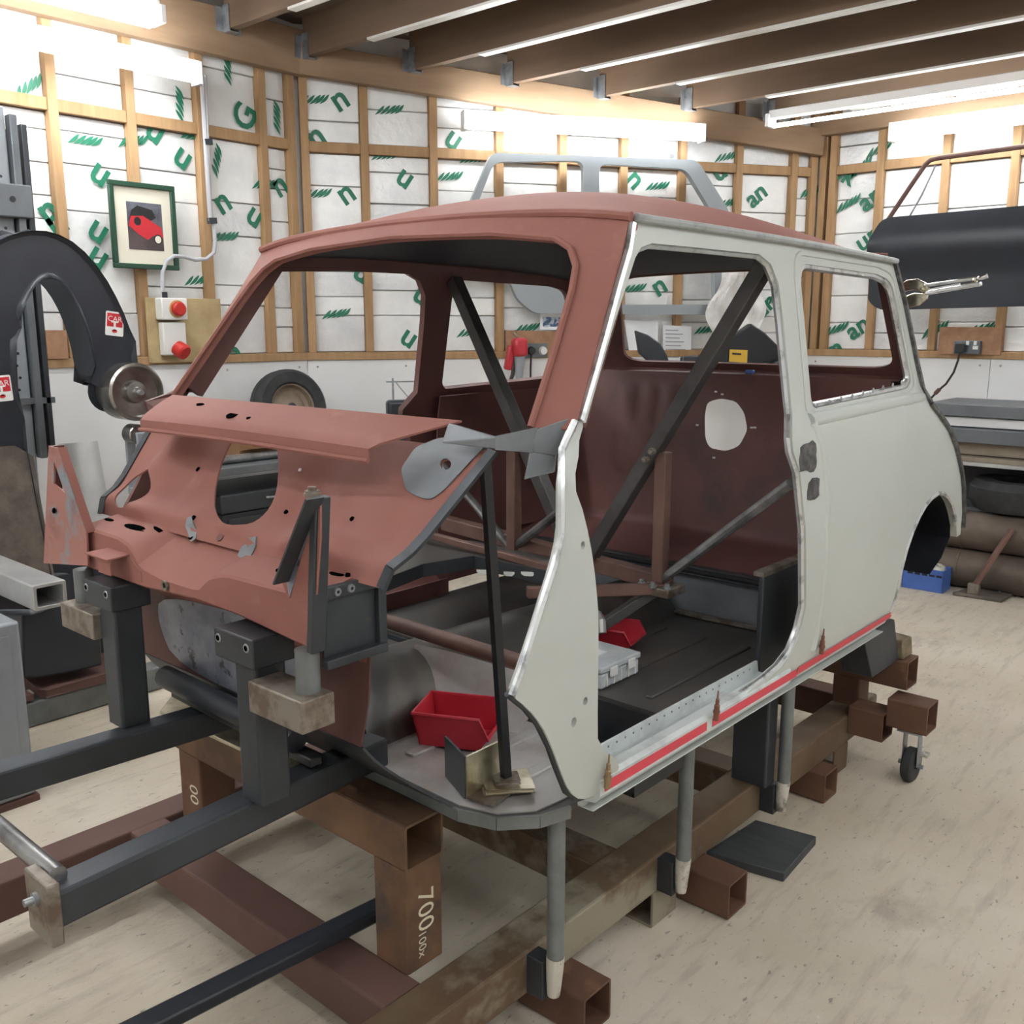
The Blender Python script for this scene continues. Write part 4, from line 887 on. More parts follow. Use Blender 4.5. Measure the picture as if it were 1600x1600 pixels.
# front stand: two bars, posts with blocks, brackets and pins
b1 = MB().hollow((-1.452, .545, .605), (-1.50, 1.26, .605), .06, .062, .005).build('stand_bar', 'steel_dark', jig)
b2 = MB().hollow((-1.975, .40, .605), (-1.905, 1.26, .605), .06, .062, .005).build('stand_bar', 'steel_dark', jig)
MB().box((-1.495, .525, .555), (-1.41, .545, .66)).build('bar_end_plate', 'mill_scale', jig, bevel=.003)
MB().lathe([(0, .02), (.006, .02), (.006, .006), (.011, .006), (.011, 0)], (-1.452, .525, .625), (0, -1, 0), 12).build('end_bolt', 'galv', jig)
MB().tube([(-1.455, .56, .645), (-1.98, .56, .645)], .016, 14).build('stand_tube', 'bright_tube', jig)
for sg in (1, -1):
    x = XC + sg * .262 + (.0 if sg > 0 else .0)
    MB().hollow((x, .945, .637), (x, .945, .902), .066, .066, .005, up=(0, 1, 0)).build('stand_post', 'steel_dark', jig)
    blk = MB().box((x - .085, .905, .902), (x + .04, .995, .958)).build('mount_block', 'steel_dark', jig, bevel=.003)
    for dx in (-.07, .02): MB().lathe([(.0055, .001), (.008, .001), (.009, -.001)], (x + dx, .9045, .94), (0, -1, 0), 12).build('block_hole', 'galv', blk); MB().lathe([(0, .0012), (.0055, .0012), (.0055, -.001)], (x + dx, .9045, .94), (0, -1, 0), 12).build('bore', 'void', blk, 0)
    xi = x + sg * .034; xo = XC + sg * .452
    MB().box((min(xi, xo), .895, .828), (max(xi, xo), .965, .886)).build('side_bracket', 'mill_scale', jig, bevel=.003)
    MB().tube([(XC + sg * .415, .938, .886), (XC + sg * .415, .938, .961)], .0215, 16).build('mount_pin', 'tube_grey', jig)
tag(MB().prism([at(268, 1092, z=.532), at(392, 1148, z=.532), at(470, 1195, z=.532), at(450, 1215, z=.532), at(383, 1178, z=.532), at(250, 1116, z=.532)], (0, 0, .010)).build('packing_plate', 'zinc_plate', bevel=.003),
    'rough bright metal packing plate lying on the rusty front cross beam', 'metal plate')
tag(MB().beam((-1.50, 1.30, .225), (-1.475, .45, .30), .05, .03).build('black_bar', 'black_skin', bevel=.006), 'long black flat bar leaning across the jig in the lower left', 'bar')
tag(MB().hexa([(-1.12, 3.16, .4025), (-1.045, 3.16, .4025), (-1.045, 3.25, .4025), (-1.12, 3.25, .4025), (-1.115, 3.165, .462), (-1.05, 3.16, .47), (-1.05, 3.245, .465), (-1.12, 3.25, .468)]).build('wood_block', 'old_wood', bevel=.006),
    'splintered wooden packing block on the rear end of the jig', 'wood block')
tag(MB().prism([(-1.245, 2.246, 0), (-1.225, 2.505, 0), (-1.045, 2.535, 0), (-1.028, 2.290, 0)], (0, 0, .028)).build('rubber_board', 'mat_board', bevel=.003), 'dark grey flat board lying on the floor beside the jig', 'board')

# ================================================================== LEFT BACKGROUND
XW = -3.65
ew = thing('english_wheel', 'black cast C-frame wheeling machine with a polished steel wheel', 'machine', (XW, 1.5, 0))
def pw(l): return [at(x, y, x=XW) for x, y in l]
cpts = [(85, 960), (77, 890), (63, 824), (45, 730), (27, 633), (22, 543), (28, 500), (42, 462), (60, 437), (78, 432), (95, 443), (115, 472), (132, 512), (144, 560), (148, 605), (214, 600), (213, 565), (204, 525), (186, 478), (158, 427), (120, 383), (80, 362), (40, 360), (0, 372), (-45, 400), (-85, 450), (-105, 540), (-110, 700), (-90, 830), (-60, 960)]
fr = MB().prism([p + Vector((.0, 0, 0)) for p in pw(chaikin(cpts, 1))], (-.14, 0, 0)).build('c_frame', 'black_paint', ew, 30, bevel=.018)
MB().prism([p + Vector((.012, 0, 0)) for p in pw([(80, 905), (72, 850), (46, 715), (20, 700), (-60, 700), (-90, 905)])], (-.16, 0, 0)).build('frame_pedestal', 'cast_grey', ew, bevel=.01)
wc = at(207, 612, x=XW + .04)
MB().lathe([(0, -.080), (.105, -.080), (.112, -.074), (.112, .035), (.104, .045), (.098, .045), (.092, .020), (.045, .016), (.04, .035), (.02, .037), (.018, .05), (0, .052)], wc, (1, 0, 0), 48).build('upper_wheel', 'turned_steel', ew, 30)
MB().lathe([(0, .075), (.010, .075), (.010, .05)], wc, (1, 0, 0), 8).build('axle_nut', 'galv', ew)
MB().lathe([(.0, -.07), (.07, -.07), (.08, -.05), (.0, -.045)], wc + Vector((-.03, -.06, 0)), (1, 0, 0), 24).build('wheel_boss', 'black_paint', ew)
yk = at(212, 690, x=XW + .04)
MB().lathe([(0, -.035), (.036, -.035), (.04, -.03), (.04, .03), (.036, .035), (0, .035)], yk + Vector((0, 0, .03)), (1, 0, 0), 24).build('lower_anvil', 'turned_steel', ew)
MB().beam(yk + Vector((.045, -.0, .04)), yk + Vector((.045, 0, -.20)), .04, .014, up=(1, 0, 0)).build('anvil_yoke', 'machine_grey', ew, bevel=.004)
MB().beam(yk + Vector((-.045, -.0, .04)), yk + Vector((-.045, 0, -.20)), .04, .014, up=(1, 0, 0)).build('anvil_yoke', 'machine_grey', ew, bevel=.004)
MB().beam(yk + Vector((-.05, 0, -.20)), yk + Vector((.05, 0, -.20)), .045, .03).build('yoke_base', 'machine_grey', ew, bevel=.004)
MB().tube([yk + Vector((0, 0, -.21)), yk + Vector((0, 0, -.50))], .03, 14).build('jack_screw', 'turned_steel', ew)
MB().beam(at(60, 880, x=XW - .07), yk + Vector((-.03, 0, -.46)), .10, .16).build('lower_arm', 'black_paint', ew, bevel=.015)
MB().prism(pw([(35, 900), (150, 890), (160, 1040), (110, 1052), (60, 1060), (35, 1060)]), (-.20, 0, 0)).build('column', 'black_skin', ew, bevel=.01)
bp_ = [at(36, 1068, z=.105), at(62, 1088, z=.105), at(75, 1090, z=.105), at(185, 1060, z=.105), at(188, 1030, z=.105), at(80, 1035, z=.105)]
MB().prism(bp_, (0, 0, .03)).build('base_plate', 'rust_red', ew, bevel=.006)
MB().hollow((-3.69, 1.34, .05), (-3.69, 2.0, .05), .10, .095, .006).build('base_tube', 'tube_grey', ew); MB().hollow((-4.1, 1.2, .05), (-4.1, 2.0, .05), .10, .095, .006).build('base_tube', 'tube_grey', ew)
MB().beam((-4.14, 1.34, .118), (-3.64, 1.34, .118), .08, .02).build('base_cross', 'rust_red', ew)
def sticker(cx, cy, w, h, ang, x, par):
    c = at(cx, cy, x=x); e1 = Vector((0, 1, 0)) * math.cos(ang) + Vector((0, 0, 1)) * math.sin(ang); e2 = Vector((0, 0, 1)) * math.cos(ang) - Vector((0, 1, 0)) * math.sin(ang); X = Vector((.001, 0, 0))
    s_ = MB(); rr = rounded([(-w, -h), (w, -h), (w, h), (-w, h)], .006, 3); s_.prism([c + e1 * a + e2 * b for a, b in rr], X); st = s_.build('sticker', 'white_plastic', par)
    r2 = MB(); r2.prism([c + X * 1.2 + e1 * a + e2 * b for a, b in ((-w * .86, -h * .25), (w * .86, -h * .25), (w * .86, h * .85), (-w * .86, h * .85))], X * .4); r2.build('sticker_panel', 'sticker_red', st)
    t_ = MB(); put_text(t_, 'CAR', c + X * 1.9 + e2 * h * .38, e1, e2, w * .80); t_.build('sticker_text', 'white_plastic', st, 0)
    t_ = MB(); t_.prism([c + X * 1.7 + e1 * a + e2 * b for a, b in ((-w * .12, -h * .6), (w * .12, -h * .6), (w * .12, h * .1), (w * .4, h * .1), (w * .4, h * .22), (-w * .4, h * .22), (-w * .4, h * .1), (-w * .12, h * .1))], X * .3); t_.build('sticker_emblem', 'white_plastic', st, 0)
    t_ = MB(); t_.prism([c + X * 1.7 + e1 * a + e2 * b for a, b in circle(0, -h * .6, w * .3, h * .15, 10)], X * .3); t_.build('sticker_badge', 'sticker_red', st, 0)
sticker(179, 506, .036, .046, -.12, XW + .0012, ew); sticker(2, 607, .036, .046, .05, XW + .0012, ew)
# tall perforated column behind the wheel
pc = thing('pillar_machine', 'tall grey perforated steel column machine behind the black C-frame', 'machine', (-4.3, 1.6, 0))
XM = -4.2
MB().box((-4.5, 1.30, .25), (XM, 1.70, 2.36)).build('column_body', 'machine_grey', pc, bevel=.006)
MB().box((XM - .02, 1.705, .95), (XM + .03, 1.735, 2.33)).build('guide_rail', 'bench_steel', pc, bevel=.004); MB().box((XM - .25, 1.75, .95), (XM + .02, 1.775, 2.30)).build('guide_rail', 'machine_dark', pc, bevel=.004)
MB().box((XM - .3, 1.30, 1.93), (XM + .05, 1.76, 2.06)).build('cross_head', 'bench_steel', pc, bevel=.006)
MB().lathe([(0, .002), (.012, .002), (.012, 0)], (XM + .051, 1.68, 2.0), (1, 0, 0), 12).build('head_bolt', 'black_plastic', pc)
MB().box((-4.5, 1.45, 1.18), (XM + .02, 1.79, 1.205)).build('column_foot', 'bench_steel', pc)
hm = MB()
for i in range(22):
    for yy in (1.62, 1.655):
        z = 1.24 + .05 * i
        if 1.92 < z < 2.07: continue
        hm.lathe([(0, .0015), (.006, .0015), (.006, 0)], (XM, yy + (.008 if i % 2 else 0), z), (1, 0, 0), 8)
stuff(hm.build('punched_holes', 'black_plastic', pc))
for y in (1.34, 1.60): MB().box((-4.5, y - .04, 0), (XM, y + .04, .25)).build('column_leg', 'machine_dark', pc, bevel=.004)
# aluminium bar on a grey cabinet at the left edge
cb = thing('steel_cabinet', 'light grey steel cabinet at the left edge under the aluminium bar', 'cabinet', (-3.3, 1.0, 0))
MB().box((-3.52, .75, .02), (-3.05, 1.135, .60)).build('cabinet_body', 'machine_grey', cb, bevel=.01)
MB().box((-3.049, .80, .06), (-3.046, 1.10, .56)).build('cabinet_door', 'machine_grey', cb, bevel=.004); MB().box((-3.53, .74, 0), (-3.04, 1.14, .02)).build('plinth', 'rust_red', cb)
tag(MB().hollow((-3.58, 1.24, .657), (-3.06, 1.24, .657), .105, .085, .012).build('aluminium_bar', 'alu', bevel=.003), 'thick aluminium box bar resting on the grey cabinet at the left edge', 'metal bar')
MB().box((-3.5, 1.135, .55), (-3.4, 1.28, .612)).build('bar_rest', 'machine_dark', cb)
# leaning sheets
tag(MB().hexa([(-4.72, 1.75, .002), (-4.705, 1.75, .002), (-4.705, 2.82, .002), (-4.72, 2.82, .002), (-4.775, 1.75, 1.275), (-4.76, 1.75, 1.275), (-4.76, 2.82, 1.275), (-4.775, 2.82, 1.275)]).build('white_sheet', 'white_board'), 'large white board leaning against the wall behind the wheeling machine', 'board')
def wavy(a, b):
    px = 92 + 60 * a + 16 * a * b; py = 694 - 5 * a + (160 + 40 * a) * b
    p = at(px, py, x=-4.0 + .012 * math.sin(5 * a) + .03 * a * b); return (p.x + .12 * b, p.y, p.z)
als = thing('aluminium_sheet', 'bent bare aluminium sheet standing behind the triangular end gusset', 'metal sheet', (-4.0, 1.8, .6)); MB().grid(wavy, 14, 8, thick=.003).build('sheet_skin', 'alu', als, 60)
MB().box((-4.05, 1.72, .09), (-3.95, 1.95, .72)).build('sheet_stand', 'machine_dark', als)
# bench along the left wall with wheel, tubes and box
bn = thing('left_bench', 'low workbench along the left wall behind the bulkhead opening', 'workbench', (-4.45, 2.7, 0))
MB().box((-4.68, 2.40, .78), (-4.12, 3.5, .82)).build('bench_top', 'bench_steel', bn, bevel=.004)
for x in (-4.6, -4.2):
    for y in (2.47, 3.42): MB().box((x - .035, y - .035, 0), (x + .035, y + .035, .78)).build('leg', 'timber', bn)
MB().box((-4.64, 2.47, .20), (-4.17, 3.42, .225)).build('lower_shelf', 'ply', bn)
tc_ = thing('tool_chest', 'black steel tool chest on the lower shelf of the left bench', 'tool chest', (-4.38, 2.9, .225))
MB().box((-4.60, 2.55, .226), (-4.17, 3.25, .58)).build('chest_body', 'black_skin', tc_, bevel=.006); MB().box((-4.61, 2.54, .583), (-4.16, 3.26, .68)).build('chest_lid', 'machine_dark', tc_, bevel=.01)
for z in (.27, .37, .47): MB().box((-4.17, 2.58, z), (-4.163, 3.22, z + .085)).build('drawer', 'machine_dark', tc_, bevel=.003)
MB().tube([(-4.155, 2.8, .64), (-4.14, 2.82, .64), (-4.14, 3.0, .64), (-4.155, 3.02, .64)], .006, 8).build('handle', 'galv', tc_)
wh = thing('spare_wheel', 'small car wheel with black tyre standing against the wall on the bench', 'wheel', (-4.58, 3.25, .82))
wcn = Vector((-4.56, 3.25, 1.042)); ax_ = Vector((.97, -.10, .18))
MB().lathe([(.125, -.06), (.20, -.065), (.218, -.045), (.222, -.025), (.216, -.02), (.222, -.012), (.222, .004), (.216, .009), (.222, .016), (.218, .045), (.20, .065), (.145, .06), (.135, .05), (.125, .02)], wcn, ax_, 40).build('tyre', 'rubber', wh)
MB().lathe([(.138, .052), (.128, .045), (.12, .015), (.10, .005), (.07, .02), (.055, .022), (.045, .03), (.02, .032), (0, .032)], wcn, ax_, 32).build('rim', 'wheel_tan', wh)
MB().lathe([(.03, .04), (.026, .044), (0, .045)], wcn, ax_, 16).build('hub_cap', 'machine_dark', wh)
tag(MB().tube([(-4.24, 2.35, .842), (-4.24, 3.2, .842)], .022, 16).build('steel_tube', 'bright_tube'), 'bright steel tube lying along the front of the left bench', 'tube')
cbx = thing('cardboard_box', 'open brown cardboard box on the left bench', 'box', (-4.4, 2.85, .82))
for lo, hi in (((-4.44, 2.75, .822), (-4.30, 2.755, .90)), ((-4.44, 2.98, .822), (-4.30, 2.985, .90)), ((-4.44, 2.755, .822), (-4.435, 2.98, .90)), ((-4.305, 2.755, .822), (-4.30, 2.98, .87))): MB().box(lo, hi).build('box_side', 'cardboard', cbx)
MB().hexa([(-4.30, 2.76, .87), (-4.22, 2.78, .885), (-4.22, 2.95, .885), (-4.30, 2.975, .87), (-4.30, 2.76, .873), (-4.22, 2.78, .888), (-4.22, 2.95, .888), (-4.30, 2.975, .873)]).build('box_flap', 'cardboard', cbx)
tv = thing('small_tool_stand', 'small black bench tool with a wire frame beside the right-hand door opening', 'tool', (-4.2, 3.9, 0))
c = back(645, 642, .45)
MB().beam((c.x - .08, c.y - .13, c.z), (c.x + .02, c.y + .03, c.z), .10, .13).build('tool_body', 'black_skin', tv, bevel=.02)
MB().beam((c.x + .03, c.y + .05, c.z + .01), (c.x + .06, c.y + .10, c.z + .01), .08, .10).build('tool_end', 'black_plastic', tv, bevel=.01)
for dx in (-.06, .02): MB().tube([(c.x + dx, c.y + 1.6 * dx, c.z + .05), (c.x + dx, c.y + 1.6 * dx, c.z + .19)], .006, 6).build('tool_rod', 'galv', tv)
MB().tube([(c.x - .08, c.y - .128, c.z + .17), (c.x + .04, c.y + .064, c.z + .17)], .005, 6).build('tool_crossbar', 'galv', tv); MB().tube([(c.x + .0, c.y, c.z + .05), (c.x - .05, c.y - .08, c.z + .165)], .004, 6).build('tool_link', 'galv', tv)
MB().box((c.x - .18, c.y - .2, 0), (c.x + .15, c.y + .2, c.z - .067)).build('tool_pedestal', 'machine_dark', tv, bevel=.01)
# picture, switch board, conduit on the left wall
PX = -4.775
pic = thing('picture_frame', 'green framed picture of a red sports car hanging on the left wall', 'picture', tuple(at(222, 350, x=PX)))
Q = [at(169, 281, x=PX), at(273, 292, x=PX), at(274, 423, x=PX), at(173, 418, x=PX)]
yl, yr = (Q[0].y + Q[3].y) / 2, (Q[1].y + Q[2].y) / 2; zt, zb = (Q[0].z + Q[1].z) / 2, (Q[2].z + Q[3].z) / 2; fw_ = .025
MB().box((PX, yl, zt - fw_), (PX + .022, yr, zt)).build('frame_top', 'frame_green', pic, bevel=.003); MB().box((PX, yl, zb), (PX + .022, yr, zb + fw_)).build('frame_bottom', 'frame_green', pic, bevel=.003)
MB().box((PX, yl, zb + fw_), (PX + .022, yl + fw_, zt - fw_)).build('frame_side', 'frame_green', pic, bevel=.003); MB().box((PX, yr - fw_, zb + fw_), (PX + .022, yr, zt - fw_)).build('frame_side', 'frame_green', pic, bevel=.003)
MB().box((PX, yl + fw_, zb + fw_), (PX + .008, yr - fw_, zt - fw_)).build('mount', 'mount_cream', pic)
il, ir, ib, it = yl + .09, yr - .075, zb + .095, zt - .095
pt = MB().box((PX + .008, il, ib), (PX + .0095, ir, it)).build('print', 'picture_sky', pic)
W_, H_ = ir - il, it - ib
def pp(pts, d, m_, nm): MB().prism([(PX + d, il + a * W_, ib + b * H_) for a, b in pts], (.0004, 0, 0)).build(nm, m_, pt, 0)
pp([(0, 0), (1, 0), (1, .35), (.0, .55)], .0096, 'picture_road', 'printed_road')
pp([(.05, .62), (.12, .82), (.30, .93), (.72, .86), (.82, .70), (.6, .6)], .0101, 'picture_black', 'printed_hood')
pp([(.02, .50), (.10, .70), (.45, .72), (.95, .50), (1.0, .30), (.92, .22), (.72, .32), (.55, .22), (.30, .32)], .0106, 'picture_red', 'printed_car')
pp(circle(.28, .60, .10, .09, 14), .0111, 'picture_black', 'printed_wheel'); pp(circle(.84, .24, .13, .11, 16), .0111, 'picture_black', 'printed_wheel'); pp(circle(.84, .24, .09, .08, 16), .0116, 'mount_cream', 'printed_wheel_rim')
tag(MB().box((-4.795, at(72, 540, x=-4.79).y, 1.345), (-4.78, at(104, 540, x=-4.79).y, at(85, 516, x=-4.79).z)).build('chipboard_panel', 'chipboard'), 'small brown chipboard panel low on the left wall seen inside the black C-frame', 'board')
PB = -4.785
sb = thing('switch_board', 'plywood board on the left wall with red rotary isolator and red socket', 'switch board', tuple(at(285, 515, x=PB)))
yl, yr = at(228, 500, x=PB).y, at(343, 500, x=PB).y; zt, zb = at(285, 466, x=PB).z, at(285, 566, x=PB).z
MB().box((PB, yl, zb), (PB + .02, yr, zt)).build('backing_board', 'ply', sb, bevel=.002)
i0, i1 = at(239, 480, x=PB).y, at(279, 480, x=PB).y; j0, j1 = at(260, 466, x=PB).z, at(260, 500, x=PB).z
iso = MB().box((PB + .02, i0, j1), (PB + .09, i1, j0)).build('isolator_box', 'white_plastic', sb, bevel=.006)
MB().lathe([(.045, 0), (.045, .006), (0, .006)], (PB + .09, (i0 + i1) / 2 + .012, (j0 + j1) / 2), (1, 0, 0), 20).build('isolator_plate', 'orange_plastic', iso); MB().lathe([(.036, .006), (.036, .03), (.03, .036), (0, .036)], (PB + .09, (i0 + i1) / 2 + .012, (j0 + j1) / 2), (1, 0, 0), 16).build('isolator_knob', 'red_switch', iso)
MB().box((PB + .02, i0 + .01, zb + .04), (PB + .07, i1 - .005, j1 - .012)).build('socket_box', 'white_plastic', sb, bevel=.006)
MB().lathe([(0, 0), (.04, 0), (.044, .05), (.036, .06), (0, .06)], (PB + .07, (i0 + i1) / 2 + .01, zb + .08), (.8, .3, -.5), 16).build('socket_outlet', 'red_switch', sb)
MB().tube([(PB + .05, (i0 + i1) / 2 - .03, j0), (PB + .05, (i0 + i1) / 2 - .03, j0 + .03)], .014, 10).build('cable_gland', 'black_plastic', sb)
cond = thing('cable_conduit', 'grey electric cable and conduit running down the left wall stud', 'cable', tuple(at(325, 300, x=PX)))
cx_ = lambda p: at(p[0], p[1], x=PX + .02)
MB().tube([cx_(p) for p in [(320, 118), (324, 220), (328, 330), (334, 350), (336, 375), (334, 395), (322, 405), (305, 406), (288, 401), (272, 400), (260, 408), (254, 425), (254, 460)]], .011, 8).build('cable', 'cable_grey', cond)
MB().tube([cx_(p) for p in [(315, 118), (321, 220), (329, 345)]], .013, 8).build('conduit', 'cable_grey', cond)
for p in [(324, 222), (331, 345)]: MB().beam(cx_((p[0] - 5, p[1])), cx_((p[0] + 6, p[1])), .03, .03).build('conduit_clip', 'machine_dark', cond)

# ================================================================== BACK WALL THINGS
def bw(l, off): return [back(x, y, off) for x, y in l]
def plane_sheet(l, hs, off, thick, name, m_, par, r=.02, hr=.06):
    o = back(900, 400, off); D = vec(BD)
    f = lambda x, y: ((back(x, y, off) - o).dot(D), (back(x, y, off) - o).z)
    return MB().sheet(rounded([f(*p) for p in l], r, 3), [rounded([f(*p) for p in h], hr, 5) for h in hs], lambda a, b: o + D * a + Vector((0, 0, b)), thick, None).build(name, m_, par)
bsd = thing('bodyside_panel', 'spare grey primed car bodyside panel with window openings on the far wall', 'body panel', tuple(back(930, 400, .12)))
hs = [[(772, 253), (912, 251), (914, 422), (752, 422), (742, 330)], [(936, 256), (1072, 264), (1112, 330), (1118, 476), (938, 476)]]
plane_sheet([(700, 400), (768, 238), (1090, 250), (1140, 330), (1142, 492), (835, 490), (808, 468), (796, 436), (735, 430), (690, 462), (662, 455)], hs, .12, .05, 'panel_skin', 'grey_panel', bsd, .05)
for px_ in (800, 1050): MB().beam(back(px_, 244, .002), back(px_, 244, .10), .03, .03).build('wall_hook', 'galv', bsd)
pst = thing('wall_photos', 'white sheet with two small car photographs pinned above the chipboard', 'paper', tuple(back(880, 502, .01)))
plane_sheet([(844, 488), (916, 489), (915, 516), (844, 515)], [], .004, .002, 'paper_sheet', 'paper', pst, 0)
plane_sheet([(848, 495), (878, 496), (878, 511), (848, 510)], [], .0055, .0008, 'photo', 'ink_blue', pst, 0); plane_sheet([(881, 494), (911, 495), (911, 512), (881, 511)], [], .0055, .0008, 'photo', 'ink_blue', pst, 0)
lst = thing('parts_list', 'long white printed list hanging on the far wall seen through the rear screen', 'paper', tuple(back(1057, 540, .01)))
plane_sheet([(1036, 508), (1080, 510), (1080, 578), (1036, 578)], [], .004, .002, 'paper_sheet', 'paper', lst, 0)
for i in range(9): plane_sheet([(1040, 515 + 6 * i), (1060 + (i * 7) % 12, 515.5 + 6 * i), (1060 + (i * 7) % 12, 517 + 6 * i), (1040, 516.5 + 6 * i)], [], .0055, .0006, 'printed_line', 'ink_grey', lst, 0)
tag(plane_sheet([(975, 500), (1028, 503), (1028, 560), (985, 560)], [], .006, .002, 'paper_notice', 'paper', None, 0), 'blank white sheet pinned left of the long printed list', 'paper')
wbd = thing('socket_board', 'brown chipboard panel with a metal double socket on the far wall', 'socket', tuple(back(835, 535, .0)))
plane_sheet([(790, 516), (884, 518), (884, 557), (790, 557)], [], .004, .02, 'backing_board', 'chipboard', wbd, 0)
sk = plane_sheet([(821, 537), (855, 536), (855, 558), (821, 559)], [], .03, .03, 'socket_box', 'bench_steel', wbd, 0)
for px_, mt in ((830, 'black_plastic'), (848, 'white_plastic')): MB().lathe([(0, .03), (.022, .03), (.028, 0)], back(px_, 548, .031), BN, 14).build('plug', mt, sk)
MB().tube([back(830, 552, .05), back(829, 575, .05), back(829, 600, .04)], .006, 6).build('flex', 'cable_black', wbd)
drl = thing('air_tool', 'red hand air tool hanging on the far wall beside the double socket', 'tool', tuple(back(808, 545, .12)))
MB().beam(back(811, 528, .13), back(812, 557, .13), .10, .09).build('tool_body', 'red_plastic', drl, bevel=.02)
MB().beam(back(800, 540, .10), back(793, 578, .10), .05, .05).build('handle', 'red_plastic', drl, bevel=.012)
MB().tube([back(812, 557, .13), back(811, 600, .13)], [.035, .02], 12).build('nozzle', 'machine_grey', drl); MB().tube([back(804, 560, .11), back(801, 585, .12), back(796, 600, .11)], .012, 8).build('hose', 'cable_black', drl)
MB().tube([back(806, 517, .08), back(803, 521, .12), back(809, 528, .13)], .008, 8).build('hook', 'wheel_tan', drl)
bag = thing('plastic_bag', 'crumpled clear plastic bag hanging on the far wall beside the right window post', 'bag', tuple(back(1150, 480, .15)))
random.seed(3)
def bagf(a, b):
    px = 1150 + (a - .5) * (44 + 40 * math.sin(math.pi * min(1, b * 1.1) * .8)) + 6 * math.sin(9 * b + 4 * a); py = 425 + 125 * b
    return back(px, py, .19 + .03 * math.sin(5 * a + 3 * b) * math.sin(math.pi * a) + .010 * math.sin(13 * a - 7 * b) + .006 * math.sin(29 * a + 15 * b))
MB().grid(bagf, 18, 22, thick=.003).build('film', 'film', bag, 20)
# black moulded panels standing behind the car
bp = thing('black_moulding', 'black curved plastic seat shell with yellow label behind the rear screen', 'seat shell', tuple(back(1150, 560, .6)))
def bq(l, off): return [back(x, y, off) for x, y in l]
sh1 = [(1058, 600), (1062, 560), (1070, 556), (1088, 556), (1095, 552), (1125, 536), (1168, 505), (1190, 520), (1210, 540), (1230, 556), (1250, 560), (1256, 612), (1070, 612)]
MB().prism(bq(sh1, .55), tuple(BN * .05)).build('shell_back', 'black_plastic', bp, 30, bevel=.012)
MB().prism(bq([(1062, 557), (1086, 555), (1092, 580), (1060, 584)], .63), tuple(BN * .04)).build('shell_wing', 'black_skin', bp, bevel=.01); MB().prism(bq([(1205, 565), (1225, 562), (1230, 592), (1200, 592)], .63), tuple(BN * .04)).build('shell_wing', 'black_skin', bp, bevel=.01)
MB().prism(bq([(1140, 546), (1168, 547), (1167, 567), (1139, 565)], .605), tuple(BN * .002)).build('label', 'yellow_label', bp); MB().prism(bq([(1144, 551), (1158, 552), (1158, 555), (1144, 554)], .608), tuple(BN * .001)).build('label_print', 'black_plastic', bp)
MB().prism(bq([(1125, 574), (1185, 577), (1184, 596), (1120, 594)], .62), tuple(BN * .01)).build('shell_tray', 'bench_steel', bp)
q_ = back(1236, 605, .5); MB().box((q_.x - .05, q_.y - .05, 0), (q_.x + .05, q_.y + .05, q_.z)).build('pedestal', 'machine_dark', bp)
bp2 = thing('black_visor', 'black curved leaf-shaped moulding standing behind the right rear corner', 'moulding', tuple(back(1020, 550, .5)))
MB().prism(bq([(990, 516), (1010, 523), (1030, 537), (1040, 555), (1046, 578), (1025, 578), (996, 552)], .5), tuple(BN * .03)).build('visor_shell', 'black_skin', bp2, 30, bevel=.008)
MB().tube([back(1035, 575, .51), back(1035, 600, .51), (back(1035, 600, .51).x, back(1035, 600, .51).y, 0)], .02, 8).build('visor_stand', 'machine_dark', bp2)

# ================================================================== RIGHT WALL THINGS
dr = thing('spare_door_panel', 'black car door with a slim brown window frame hanging on the right wall', 'body panel', tuple(at(1500, 410, y=6.2)))
YD = 6.05
def yp(l, y=YD): return [at(a, b, y=y) for a, b in l]
o = at(1480, 410, y=YD); f = lambda x, y: ((at(x, y, y=YD) - o).x, (at(x, y, y=YD) - o).z)
dl = rounded([f(*p) for p in [(1384, 347), (1470, 340), (1720, 318), (1730, 480), (1600, 478), (1380, 484), (1361, 470), (1366, 385)]], [.06, 0, .08, .08, 0, .06, .05, .02], 4)
MB().sheet(dl, [], lambda a, b: o + Vector((a, -.05 * math.exp(-((b - .12) / .10) ** 2) - .02 * (1 - (b / .35) ** 2), b)), .05, .07, flip=True).build('door_skin', 'black_skin', dr, 50)
MB().tube(yp([(1386, 346), (1420, 295), (1446, 257), (1454, 250), (1466, 247), (1600, 229), (1735, 210), (1745, 330)]), .014, 8).build('window_frame', 'rust_red', dr)
MB().tube(yp([(1420, 340), (1440, 305), (1462, 258)]), .006, 6).build('quarter_light_bar', 'galv', dr)
for px_, py_ in ((1388, 378), (1587, 347)): MB().lathe([(0, .003), (.012, .003), (.012, 0)], at(px_, py_, y=YD - .06), (0, -1, 0), 10).build('fixing_hole', 'black_plastic', dr)
MB().box((o.x - .3, YD + .06, o.z - .05), (o.x - .22, 6.5, o.z + .0)).build('wall_hook', 'timber', dr); MB().box((o.x + .5, YD + .06, o.z - .05), (o.x + .58, 6.5, o.z + .0)).build('wall_hook', 'timber', dr)
sw = thing('wall_socket', 'metal double socket with black plug on a brown board on the right wall', 'socket', tuple(at(1520, 542, y=6.48)))
Q = yp([(1470, 511), (1568, 511), (1568, 553), (1468, 553)], 6.49); MB().box((Q[0].x, 6.47, Q[3].z), (Q[1].x, 6.52, Q[0].z)).build('backing_board', 'chipboard', sw)
Q = yp([(1494, 532), (1535, 532), (1535, 553), (1494, 553)], 6.46); skt = MB().box((Q[0].x, 6.42, Q[3].z), (Q[1].x, 6.469, Q[0].z)).build('socket_box', 'bench_steel', sw, bevel=.006)
